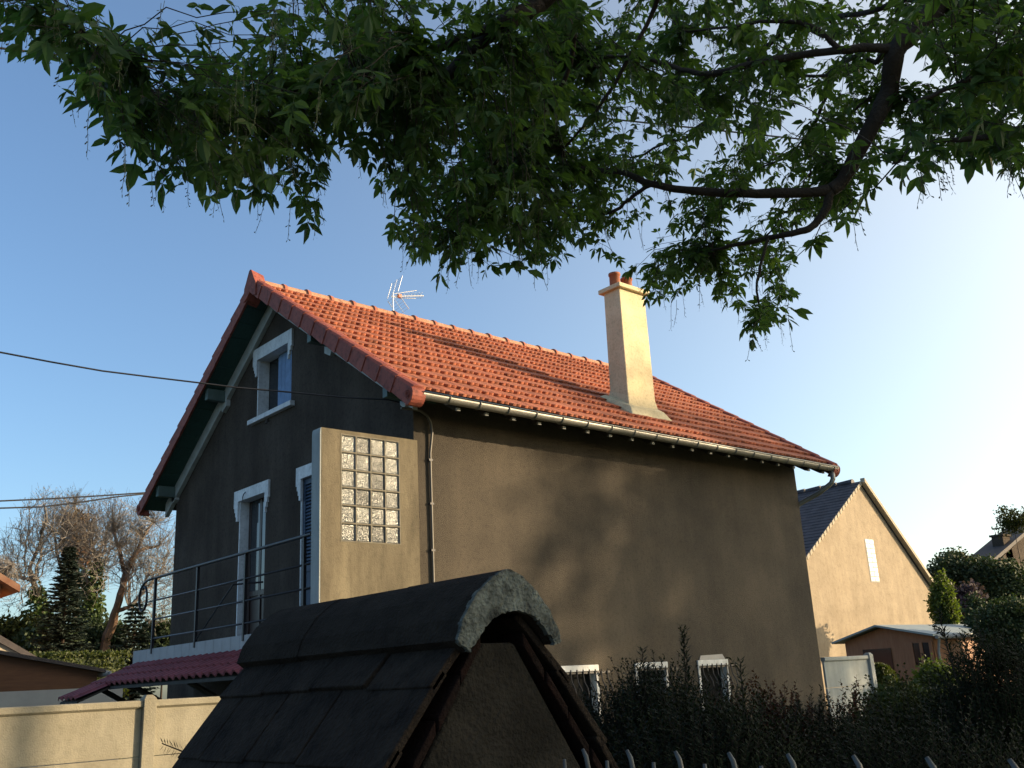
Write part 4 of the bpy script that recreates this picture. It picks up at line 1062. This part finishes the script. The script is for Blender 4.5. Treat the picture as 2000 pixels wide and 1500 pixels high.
bare_tree(DT+3, [(150,1275),(148,1200),(146,1120),(146,1060)], [[(148,1130),(118,1105),(108,1050),(100,1020)], [(146,1075),(150,1020),(146,985)]],
          [(148,1025,48,66,0.6),(112,1050,44,75,0.4)], 750, 'leafless tree wrapped in brown dry ivy behind the tall spruce', M_barebark, dead=[(153,1105,147,1005,0.85,0.75,1300)], ivy=[(152,1190,150,1105,0.7,0.8,700)], r0=0.24, sd=6)
bare_tree(DT+1, [(185,1275),(178,1210),(180,1150),(193,1085)], [[(180,1150),(165,1120),(172,1080)], [(192,1085),(205,1050),(212,1020)], [(190,1100),(180,1060),(172,1030)]],
          [(210,1040,58,74,0.6),(175,1090,50,90,0.4)], 900, 'leafless tree with a green ivy-clad forked trunk, between spruce and house', M_barebark, ivy=[(185,1270,178,1190,0.9,0.55,900),(178,1200,194,1095,0.6,0.25,700),(178,1180,160,1120,0.5,0.25,250)], r0=0.20, sd=7)
bare_tree(DT-2, [(203,1278),(220,1215),(236,1160),(246,1115)], [[(246,1115),(262,1085),(290,1070),(310,1068)], [(244,1120),(232,1070),(222,1040)], [(226,1195),(252,1185),(262,1182)], [(240,1150),(250,1120),(280,1050),(300,1020)]],
          [(290,1065,62,95,0.45),(240,1060,50,90,0.28),(300,1150,60,80,0.27)], 1400, 'leafless tree with a thick reddish trunk, next to the house wall', M_redbark, r0=0.27, sd=8)
bare_tree(DT-4, [(-40,1275),(-30,1200),(-15,1150)], [[(-15,1150),(5,1120),(25,1100)]],
          [(0,1120,40,45,1.0)], 350, 'leafless branches reaching in at the left edge behind the brick house', M_barebark, r0=0.26, sd=9)
# spruces
def spruce(d, px, base_y, top_y, half_px, label, nwh, sd):
    rr = random.Random(sd); top = at(px, top_y, d); bz = at(px, base_y, d).z; H_ = top.z-GZ; Rb = half_px*d/FPX
    th = thing('spruce_tree', (top.x, top.y, GZ), label, 'tree', 'spruces behind the house')
    q = MB(); q.tube([(top.x,top.y,GZ-0.1),(top.x,top.y,top.z)], [0.16, 0.015], 8); q.build('trunk', M_bark, th)
    q = MB()
    for i in range(nwh):
        t = (i+0.5)/nwh; z = top.z-(top.z-GZ)*t; R_ = Rb*min(1.1, ((top.z-z)/(top.z-bz))**0.8)+0.10
        nb = 9+int(8*t)
        for b in range(nb):
            an = rr.uniform(0, 6.28); L_ = R_*rr.uniform(0.75, 1.12); dirv = V(math.cos(an), math.sin(an), 0)
            m_ = max(5, int(L_/0.10))
            for k in range(m_):
                s_ = (k+0.5)/m_; p = V(top.x, top.y, z)+dirv*L_*s_+V(0,0,-0.30*L_*s_+0.28*L_*s_*s_)
                w_ = 0.30*(1-s_*0.5)
                for sg in (-1, 1, 0):
                    dd = (dirv*0.7+V(-dirv.y, dirv.x, 0)*sg*0.9+V(0,0,rr.uniform(-.35,.25))).normalized()
                    nn = V(0,0,1)-dd*dd.z; nn.normalize(); sd_ = dd.cross(nn)*0.055
                    q.add([p-sd_, p+dd*w_*rr.uniform(.6,1)-sd_*0.3, p+dd*w_*0.9+sd_*0.3, p+sd_], [(0,1,2,3)])
                    q.add([p-nn*0.03, p+dd*w_*rr.uniform(.6,1), p+nn*0.03], [(0,1,2)])
    q.build('needles', M_spruce, th)
spruce(38, 137, 1275, 1068, 55, 'tall blue-green spruce in front of the bare trees', 60, 1)
spruce(36, 266, 1275, 1178, 42, 'small blue-green spruce beside the house wall', 36, 2)
for (px, py, rx, ry, dd, lab, sd) in ((35,1245,55,38,42,'olive-brown thicket behind the brick house at left edge',21),(190,1250,60,35,43,'dark evergreen shrub mass behind the bare trunks',22),(95,1250,50,30,41,'dark green shrub left of the tall spruce',23),(320,1255,40,38,43,'dark shrub seen through the balcony railing',24)):
    c = at(px, py, dd)
    bushy('background_shrub', (c.x, c.y, GZ), tuple(c), (rx*dd/FPX, 1.2, ry*dd/FPX), 5200, 0.19, M_darkgreen if sd != 21 else M_olive, lab, 'shrub', None, 0.06, 0.3, 0.25, sd)
# clipped hedge
a_ = on_y(40, 1279, 16.5); b_ = on_y(244, 1275, 16.5)
hd = thing('clipped_hedge', ((a_.x+b_.x)/2, 16.5, GZ), 'long flat-topped clipped green hedge beneath the spruces', 'hedge')
q = MB(); q.box(a_.x-3+.1, b_.x-.1, 16.2, 17.0, GZ, a_.z-0.1); q.build('stems', M_darkgreen, hd)
q = MB()
for _ in range(16000):
    x = random.uniform(a_.x-3, b_.x); s_ = random.random()
    if s_ < 0.6: p = V(x, 16.1+random.gauss(0,.04), random.uniform(GZ, a_.z))
    else: p = V(x, random.uniform(16.1,17.1), a_.z-0.03+random.gauss(0,.025))
    leaf_quad(q, p, random.uniform(0.05,0.10))
q.build('foliage', M_hedge, hd)
# wooden outbuilding and grey wall at the left
ob_ = thing('wooden_outbuilding', (-2.0, 13, GZ), 'low brown boarded outbuilding with dark felt roof and white gutter', 'outbuilding')
A = on_y(0,1275,12); B = on_y(200,1310,12); sl_ = (B.z-A.z)/(B.x-A.x); x0 = -5.0; z0 = A.z+sl_*(x0-A.x); bz = on_y(0,1346,12).z
q = MB(); xe = B.x-0.10; q.prism([(x0,12,GZ),(xe,12,GZ),(xe,12,B.z-0.0),(x0,12,z0-0.05)], [(x0,15.5,GZ),(xe,15.5,GZ),(xe,15.5,B.z-0.0),(x0,15.5,z0-0.05)]); q.build('boarded_wall', M_leftwood, ob_)
q = MB(); q.hexa([(x0,11.85,z0-0.04),(B.x+0.02,11.85,B.z-0.04),(B.x+0.02,15.6,B.z-0.04),(x0,15.6,z0-0.04),(x0,11.85,z0+0.03),(B.x+0.02,11.85,B.z+0.03),(B.x+0.02,15.6,B.z+0.03),(x0,15.6,z0+0.03)]); q.build('roof', M_leftroof, ob_)
q = MB()
for p0,p1 in (((B.x+0.06,11.85,B.z-0.06),(B.x+0.06,15.6,B.z-0.06)),): q.tube([p0,p1], 0.06, 8)
q.tube([(B.x+0.10,11.84,B.z-0.02),(B.x+0.11,11.84,B.z-0.12),(B.x+0.08,11.84,B.z-0.26),(B.x-0.12,11.86,B.z-0.30),(B.x-0.16,11.9,B.z-0.36)], 0.028, 8); q.build('gutter', M_raftend, ob_, smooth=True)
q = MB(); gzt = on_y(0,1346,11.5).z; q.box(-6.0, on_y(204,1345,11.5).x+0.35, 11.45, 11.6, GZ, gzt-0.05); o = q.build('garden_wall', M_greywall); tag(o, 'plain grey rendered wall in front of the brown outbuilding', 'wall')
# small pale roof corner behind the outbuilding
c1 = on_y(0,1252,14.5); 
q = MB(); pts = [on_y(px,py,15.7) for px,py in ((-60,1225),(0,1252),(52,1283),(-60,1300))]
q.prism(pts, [p+V(0,3,0) for p in pts]); o = q.build('annex_gable', M_fartrim); tag(o, 'small sunlit pale gable end behind the brown outbuilding', 'outbuilding')
rr_ = [on_y(px,py,15.62) for px,py in ((-60,1212),(0,1240),(85,1290),(52,1283),(0,1255),(-60,1228))]
q = MB(); q.prism(rr_, [p+V(0,3.2,0) for p in rr_]); q.build('roof', M_leftroof, o)
# brick house at far left
bh = thing('brick_house', tuple(on_y(-80,1200,24)), 'orange brick house corner with wooden eave at the left edge', 'house')
bh.location.z = GZ; e1 = on_y(2,1145,24)
q = MB(); q.box(e1.x-5, e1.x, 24, 31, GZ, e1.z+0.2); q.build('wall', M_brick, bh)
q = MB(); r1 = on_y(36,1148,23.6); r0_ = on_y(-60,1090,23.6)
q.hexa([(r0_.x,23.4,r0_.z-.14),(r1.x,23.4,r1.z-.14),(r1.x,31.5,r1.z-.14),(r0_.x,31.5,r0_.z-.14),(r0_.x,23.4,r0_.z+.06),(r1.x,23.4,r1.z+.06),(r1.x,31.5,r1.z+.06),(r0_.x,31.5,r0_.z+.06)]); q.build('roof', M_fencewood, bh)

# ------------------------------------------------------------------ beige house behind on the right
FY = 10.0
fa = on_y(1680,942,FY); fl = on_y(1578,1082,FY); fr_ = on_y(1820,1150,FY)
fh = thing('house', ((fl.x+fr_.x)/2, FY+4.5, GZ), 'sunlit beige rendered house with steep slate gable roof, right of the dark house', 'house')
sL = (fa.z-fl.z)/(fa.x-fl.x); xl = fa.x-4.9; zl = fa.z-sL*4.9; xr = fr_.x-0.10
sR = (fa.z-fr_.z)/(fr_.x-fa.x); zr = fa.z-sR*(xr-fa.x)
ring = [(xl,GZ),(xr+0.02,GZ),(xr,zr-0.08),(fa.x,fa.z-0.10),(xl,zl-0.08)]
q = MB(); q.prism([(x,FY,z) for x,z in ring], [(x,FY+9,z) for x,z in ring]); q.build('wall', M_farwall, fh)
q = MB()
for (xa,za,xb,zb) in ((fa.x,fa.z,xl-0.3,fa.z-sL*(fa.x-xl+0.3)),(fa.x,fa.z,fr_.x+0.05,fr_.z-0.04)):
    q.hexa([(xb,FY-0.02,zb-.07),(xa,FY-0.02,za-.07),(xa,FY+9.1,za-.07),(xb,FY+9.1,zb-.07),(xb,FY-0.02,zb+.03),(xa,FY-0.02,za+.03),(xa,FY+9.1,za+.03),(xb,FY+9.1,zb+.03)])
    # slate courses as thin laps
    nn = 26
    for k in range(nn):
        t0, t1 = k/nn, (k+1)/nn; z_ = lambda t: za+(zb-za)*t; x_ = lambda t: xa+(xb-xa)*t
        q.hexa([(x_(t1),FY-0.03,z_(t1)+.03),(x_(t0),FY-0.03,z_(t0)+.03),(x_(t0),FY+9.1,z_(t0)+.03),(x_(t1),FY+9.1,z_(t1)+.03),
                (x_(t1),FY-0.03,z_(t1)+.065),(x_(t0),FY-0.03,z_(t0)+.04),(x_(t0),FY+9.1,z_(t0)+.04),(x_(t1),FY+9.1,z_(t1)+.065)])
frf = q.build('roof', M_slate, fh)
q = MB(); nn = 24      # stepped pale mortar along the left rake
for k in range(nn):
    t0, t1 = k/nn, (k+0.72)/nn; xa, za, xb, zb = fa.x, fa.z, xl-0.3, fa.z-sL*(fa.x-xl+0.3)
    p0 = (xa+(xb-xa)*t0, za+(zb-za)*t0); p1 = (xa+(xb-xa)*t1, za+(zb-za)*t1)
    q.hexa([(p1[0],FY-0.07,p1[1]-.10),(p0[0],FY-0.07,p0[1]-.10),(p0[0],FY-0.031,p0[1]-.10),(p1[0],FY-0.031,p1[1]-.10),(p1[0],FY-0.07,p1[1]+.05),(p0[0],FY-0.07,p0[1]+.05),(p0[0],FY-0.031,p0[1]+.05),(p1[0],FY-0.031,p1[1]+.05)])
q.build('verge_tiles', M_fartrim, frf)
q = MB(); xa, za, xb, zb = fa.x-0.03, fa.z+0.05, fr_.x+0.10, fr_.z+0.0
q.hexa([(xb,FY-0.22,zb-.08),(xa,FY-0.22,za-.08),(xa,FY-0.031,za-.08),(xb,FY-0.031,zb-.08),(xb,FY-0.22,zb+.09),(xa,FY-0.22,za+.09),(xa,FY-0.031,za+.09),(xb,FY-0.031,zb+.09)])
q.build('barge_trim', M_fartrim, frf)
q = MB()
for k in range(12): q.tube([(fa.x,FY+0.3+k*0.72,fa.z+.06),(fa.x,FY+0.3+k*0.72+0.66,fa.z+.06)], [0.13,0.10], 8)
q.build('ridge_tiles', M_slate, frf)
q = MB(); x0, x1, z0, z1 = 27.98, 28.58, 2.88, 4.46
for i in range(2):
    for j in range(9):
        cx = x0+(i+.5)*(x1-x0)/2; cz = z0+(j+.5)*(z1-z0)/9; q.box(cx-0.125, cx+0.125, FY-0.02, FY+0.05, cz-0.066, cz+0.066)
gw = q.build('glass_block_window', M_farglass, fh)
q = MB(); q.box(x0-0.02, x1+0.02, FY-0.008, FY+0.02, z0-0.03, z1+0.02); q.build('window_frame', M_greywall, gw)
q = MB(); p = on_y(1762,1058,FY+3); q.tube([(fr_.x-1.5,FY+3,4.2),(fr_.x-1.5,FY+3,5.2)],0.02,6); q.tube([(fr_.x-1.9,FY+3,5.15),(fr_.x-1.0,FY+3,5.18)],0.015,5); q.build('roof_aerial', M_alu, frf)

# ------------------------------------------------------------------ wooden shed with sheet roof
SX_ = 18.0
ap = on_x(1712,1222,SX_); le = on_x(1628,1256,SX_); re2 = on_x(1826,1240,SX_)
sh = thing('wooden_shed', (SX_+3.5, ap.y, GZ), 'orange wooden shed with low grey sheet roof and stovepipe', 'shed')
LS = 7.5
yl, yr_ = le.y-0.25, re2.y+0.15
zl_ = le.z+(ap.z-le.z)*(le.y-yl)/(le.y-ap.y); zr_ = re2.z+(ap.z-re2.z)*(yr_-re2.y)/(ap.y-re2.y)
ring = [(yr_,GZ),(yl,GZ),(yl,zl_-.06),(ap.y,ap.z-.06),(yr_,zr_-.06)]
q = MB(); q.prism([(SX_+0.15,y,z) for y,z in ring], [(SX_+LS,y,z) for y,z in ring]); q.build('wall', M_shedwood, sh)
q = MB()
for p_ in (le, re2):
    q.hexa([(SX_-.1,p_.y,p_.z-.03),(SX_-.1,ap.y,ap.z-.03),(SX_+LS+.2,ap.y,ap.z-.03),(SX_+LS+.2,p_.y,p_.z-.03),(SX_-.1,p_.y,p_.z+.02),(SX_-.1,ap.y,ap.z+.02),(SX_+LS+.2,ap.y,ap.z+.02),(SX_+LS+.2,p_.y,p_.z+.02)])
q.build('roof', M_shedroof, sh)
q = MB(); w0 = on_x(1742,1275,SX_+.14); w1 = on_x(1675,1275,SX_+.14)
q.box(SX_+.12, SX_+.148, on_x(1735,1270,SX_).y, on_x(1680,1270,SX_).y, GZ, on_x(1700,1268,SX_).z); q.build('door', M_glassdark, sh)
q = MB(); q.box(SX_+.12, SX_+.148, on_x(1815,1270,SX_).y, on_x(1777,1270,SX_).y, on_x(1790,1300,SX_).z, on_x(1790,1256,SX_).z); wn = q.build('window', M_glassdark, sh)
q = MB()
for yy in (on_x(1815,1270,SX_).y, on_x(1796,1270,SX_).y, on_x(1777,1270,SX_).y): q.box(SX_+.09, SX_+.118, yy-.04, yy+.04, on_x(1790,1300,SX_).z, on_x(1790,1254,SX_).z)
q.build('window_frame', M_shedwood, wn)
q = MB(); gx_ = yr_-0.12; q.tube([(SX_,re2.y-0.03,re2.z-.05),(SX_+LS,re2.y-0.03,re2.z-.05)], 0.05, 8); q.tube([(SX_+.2,re2.y,re2.z-.06),(SX_+.25,yr_-.05,re2.z-.4),(SX_+.25,yr_-.05,re2.z-1.2)], 0.035, 8); q.build('gutter', M_raftend, sh)
sp_ = V(SX_+6.2, ap.y-0.6, ap.z-0.1); q = MB(); q.tube([sp_, sp_+V(0,0,0.55)], 0.10, 10); q.tube([sp_+V(0,0,0.60), sp_+V(0,0,0.68)], 0.17, 10); q.tube([sp_+V(.2,0,0), sp_+V(.2,0,0.62)], 0.02, 6); q.build('stovepipe', M_alu, sh)
wf = thing('wooden_fence', (16.5, 2.0, GZ), 'weathered rusty-orange board fence half hidden by dark branches, right of the shed', 'fence')
q = MB(); y = 0.2; 
for k in range(26):
    a = on_y(1835+k*9, 1268, 3.6); q.box(a.x, a.x+0.30, 3.58+random.uniform(-.02,.02), 3.62, GZ, on_y(1835,1262,3.6).z+random.uniform(-.06,.04))
q.build('boards', M_fencewood, wf)
q = MB(); a = on_y(1830,1262,3.6); b = on_y(2080,1262,3.6); q.box(a.x, b.x, 3.66, 3.74, a.z-0.3, a.z-0.2); q.box(a.x, b.x, 3.66, 3.74, a.z-1.3, a.z-1.2); q.build('rail', M_shedwood, wf)

# distant house at right edge
dh = thing('house', tuple(on_y(2060,1200,13)), 'shadowed distant house with sloping roof and chimney at the right edge', 'house'); dh.location.z = GZ
pts = [on_y(px,py,13) for px,py in ((1925,1108),(2000,1038),(2110,945))]
q = MB(); a, b, c = pts; yb = 14.6
q.prism([(a.x+.5,13.3,GZ),(c.x+10,13.3,GZ),(c.x+10,13.3,c.z-.2),(c.x,13.3,c.z-.2),(a.x+.5,13.3,a.z-.25)], [(a.x+.5,yb,GZ),(c.x+10,yb,GZ),(c.x+10,yb,c.z-.2),(c.x,yb,c.z-.2),(a.x+.5,yb,a.z-.25)]); q.build('wall', M_gable, dh)
q = MB(); q.hexa([(a.x-.2,13,a.z-.2),(c.x,13,c.z-.2),(c.x,yb,c.z-.2),(a.x-.2,yb,a.z-.2),(a.x-.2,13,a.z),(c.x,13,c.z),(c.x,yb,c.z),(a.x-.2,yb,a.z)]); drf = q.build('roof', M_leftroof, dh)
c = on_y(1957,1065,13.6); q = MB(); q.box(c.x-.45, c.x+.45, 13.3, 13.9, c.z-1.6, c.z+.45); q.box(c.x-.53,c.x+.53,13.22,13.98,c.z+.452,c.z+.56); q.build('chimney', M_gable, dh)

# ------------------------------------------------------------------ shrubs on the right
def shrub_at(name, px, py, rx, ry, d, n, size, mt, label, sd, cat='shrub', lump=0.25, depth=None, clump=7, shell=0.35):
    c = at(px, py, d); k = d/FPX
    return bushy(name, (c.x, c.y, GZ), tuple(c), (rx*k, (depth or rx*k), ry*k), n, size, mt, label, cat, None, max(0.02, rx*k*0.03), shell, lump, sd, clump=clump)
shrub_at('evergreen_tree', 1885, 1150, 78, 68, 44, 24000, 0.15, M_darkgreen, 'big rounded dark evergreen right of the beige house', 31, 'tree')
shrub_at('evergreen_tree', 1985, 1180, 60, 75, 42, 20000, 0.15, M_darkgreen, 'dark evergreen below the distant roof at the right edge', 32, 'tree')
shrub_at('young_tree', 1978, 1020, 36, 28, 46, 2200, 0.11, M_olive, 'sparse airy young tree above the distant roof', 33, 'tree', clump=4, shell=0.1)
shrub_at('lilac_bush', 1888, 1172, 24, 20, 34, 2200, 0.16, M_lilac, 'dull purple lilac bush in front of dark evergreens', 34)
shrub_at('leafy_shrub', 1842, 1180, 22, 50, 32, 9000, 0.10, M_brightshrub, 'mid-green sunlit shrub at the right foot of the beige house', 35)
shrub_at('conifer_shrub', 1915, 1225, 22, 60, 28, 9000, 0.09, M_darkgreen, 'narrow upright dark conifer behind the shed roof', 36, lump=0.15)
shrub_at('background_shrub', 1975, 1240, 60, 60, 25, 18000, 0.09, M_darkgreen, 'dark leafy mass at the right edge beyond the board fence', 37)
# ball bush + bright bush
c = at(1722, 1345, 18.5); k = 18.5/FPX
bb = thing('clipped_bush', (c.x, c.y, GZ), 'round clipped yellow-green bush beside the grey concrete panel', 'bush')
q = MB(); q.tube([(c.x,c.y,GZ),(c.x,c.y,c.z)], 0.05, 6); q.build('stems', M_bark, bb)
q = MB()
for _ in range(11000):
    v = rv(); p = c+V(v.x*33*k, v.y*33*k, v.z*47*k)*random.uniform(0.93, 1.02); leaf_quad(q, p, random.uniform(0.035,0.06))
q.build('foliage', M_hedge, bb)
shrub_at('bright_bush', 1832, 1345, 50, 50, 17.0, 13000, 0.055, M_brightshrub, 'loose bush with sunlit bright green top in front of the shed', 38, 'bush')
shrub_at('background_shrub', 1780, 1400, 70, 50, 15.0, 6500, 0.09, M_darkgreen, 'dark low shrub under the bright green bush', 39)

# ------------------------------------------------------------------ foreground garden hedge: individual shrubs
def sprig(q, p, d, L_, nl, n, up=0.25, mtw=0.0016, w_=0.0028, qs=None):
    pts = [p]; dd = d.normalized(); m_ = 5
    for i in range(m_):
        dd = (dd+V(0,0,up*0.3)+rv()*0.06).normalized(); pts.append(pts[-1]+dd*L_/m_)
    (qs or q).tube(pts, [mtw*(1-0.12*i) for i in range(m_+1)], 3, cap=False)
    for i in range(n):
        t = (i+0.5)/n*m_; j = min(int(t), m_-1); b = pts[j].lerp(pts[j+1], t-j); ax = (pts[j+1]-pts[j]).normalized()
        sd = ax.orthogonal().normalized(); an = i*2.4+random.uniform(-.3,.3)
        side = (sd*math.cos(an)+ax.cross(sd)*math.sin(an)); nd_ = (side+ax*0.75).normalized()
        l_ = nl*random.uniform(0.75,1.15)*(1-0.35*(i/n)); ww = nd_.cross(ax).normalized()*w_
        q.add([b-ww*0.5, b+nd_*l_*0.5-ww, b+nd_*l_, b+nd_*l_*0.5+ww], [(0,1,2,3)])
def sprig_shrub(name, px, py, rx, ry, d, n, mt, label, cat, nl=0.024, L_=(0.10,0.24), w_=0.0038, tall=(), per=28, sd=1):
    r2 = random.Random(sd); c = at(px, py, d); k = d/FPX; base = (c.x, c.y, GZ)
    th = thing(name, base, label, cat, 'shrubs of the front garden hedge'); q = MB(); qs = MB()
    for _ in range(n):
        a = r2.uniform(0, 6.28); t = r2.random()**0.5; zz = r2.random()
        p = c + V(math.cos(a)*rx*k*t, math.sin(a)*rx*k*t*0.9, -ry*k*1.1+ry*k*2.0*zz*(1-0.55*t*t))
        dd = V(math.cos(a)*t*0.8, math.sin(a)*t*0.8, 0.35+0.8*zz)+rv()*0.35
        sprig(q, p, dd, r2.uniform(*L_), nl, per, w_=w_, qs=qs)
    for (tx, ty, bx, by) in tall:
        p0 = at(bx, by, d); p1 = at(tx, ty, d); Lt = (p1-p0).length; n_ = int(Lt/0.0032)
        pts = [p0.lerp(p1, i/6)+rv()*0.004 for i in range(7)]; qs.tube(pts, [0.004*(1-i/8) for i in range(7)], 4)
        for i in range(n_):
            t = (i+.5)/n_; b = p0.lerp(p1, t); ax = (p1-p0).normalized(); s_ = ax.orthogonal().normalized(); an = i*2.4
            side = s_*math.cos(an)+ax.cross(s_)*math.sin(an); nd_ = (side+ax*0.6).normalized(); l_ = nl*1.9*(1.15-0.5*t)*r2.uniform(.7,1.2); ww = nd_.cross(ax).normalized()*w_
            q.add([b-ww*0.5, b+nd_*l_*0.5-ww, b+nd_*l_, b+nd_*l_*0.5+ww], [(0,1,2,3)])
        for j in range(int(Lt/0.05)):
            b = p0.lerp(p1, r2.uniform(0.1,0.85)); sprig(q, b, (p1-p0).normalized()+rv()*0.9, 0.05+0.03*r2.random(), nl, 12, w_=w_, qs=qs)
    for j in range(5):
        a = r2.uniform(0,6.28); qs.tube([V(*base)+V(math.cos(a)*.1,math.sin(a)*.1,-.05), c+V(math.cos(a)*rx*k*.5, math.sin(a)*rx*k*.5, 0)], [0.02,0.006], 5)
    q.build('foliage', mt, th); qs.build('stems', M_bark, th)
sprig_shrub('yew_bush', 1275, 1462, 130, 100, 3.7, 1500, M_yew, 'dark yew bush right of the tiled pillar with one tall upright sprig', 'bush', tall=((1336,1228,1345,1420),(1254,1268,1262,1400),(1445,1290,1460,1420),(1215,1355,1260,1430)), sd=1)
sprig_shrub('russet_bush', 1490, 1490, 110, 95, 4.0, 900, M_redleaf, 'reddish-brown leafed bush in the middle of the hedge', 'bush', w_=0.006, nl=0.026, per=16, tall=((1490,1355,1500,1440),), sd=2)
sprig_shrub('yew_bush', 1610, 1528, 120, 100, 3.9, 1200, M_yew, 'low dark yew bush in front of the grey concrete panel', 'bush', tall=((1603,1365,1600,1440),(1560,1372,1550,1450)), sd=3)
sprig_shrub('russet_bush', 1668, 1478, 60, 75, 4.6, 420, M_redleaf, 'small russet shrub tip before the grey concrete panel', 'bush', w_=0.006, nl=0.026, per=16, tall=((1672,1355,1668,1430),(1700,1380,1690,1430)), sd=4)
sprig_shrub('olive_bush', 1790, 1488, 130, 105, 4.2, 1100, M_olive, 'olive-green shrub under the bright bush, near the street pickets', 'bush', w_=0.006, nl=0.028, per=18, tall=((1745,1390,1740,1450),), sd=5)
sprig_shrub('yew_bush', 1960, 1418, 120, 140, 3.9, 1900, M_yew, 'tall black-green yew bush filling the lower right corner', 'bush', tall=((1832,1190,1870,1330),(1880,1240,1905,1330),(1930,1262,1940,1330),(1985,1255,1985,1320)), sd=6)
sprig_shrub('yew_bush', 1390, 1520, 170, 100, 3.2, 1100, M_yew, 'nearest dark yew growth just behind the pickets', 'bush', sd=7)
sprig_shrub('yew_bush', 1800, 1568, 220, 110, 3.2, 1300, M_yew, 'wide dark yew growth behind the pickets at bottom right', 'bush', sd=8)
# small sprig beside the pillar on the left
sg = thing('yew_sprig', tuple(at(345,1480,3.4)), 'little yew sprig poking out left of the tiled pillar', 'plant'); sg.location.z = GZ
q = MB(); qs = MB(); p0 = at(420,1490,3.4); p1 = at(372,1474,3.4); p2 = at(316,1452,3.4)
qs.tube([V(p0.x+.05,p0.y+.05,GZ), V(p0.x+.02,p0.y+.02,-0.6), p0, p1, p2], [0.008,0.006,0.004,0.003,0.002], 5)
for i in range(44):
    t = i/44; b = (p0.lerp(p1, t*2) if t < .5 else p1.lerp(p2, t*2-1)); ax = (p2-p0).normalized(); sgn = 1 if i % 2 else -1
    side = V(0,0,1)*sgn+rv()*0.2; nd_ = (side+ax*0.45).normalized(); l_ = 0.050*(1.1-0.6*t); ww = nd_.cross(ax).normalized()*0.0055
    q.add([b-ww*.5, b+nd_*l_*.5-ww, b+nd_*l_, b+nd_*l_*.5+ww], [(0,1,2,3)])
q.build('foliage', M_yew, sg); qs.build('stems', M_bark, sg)
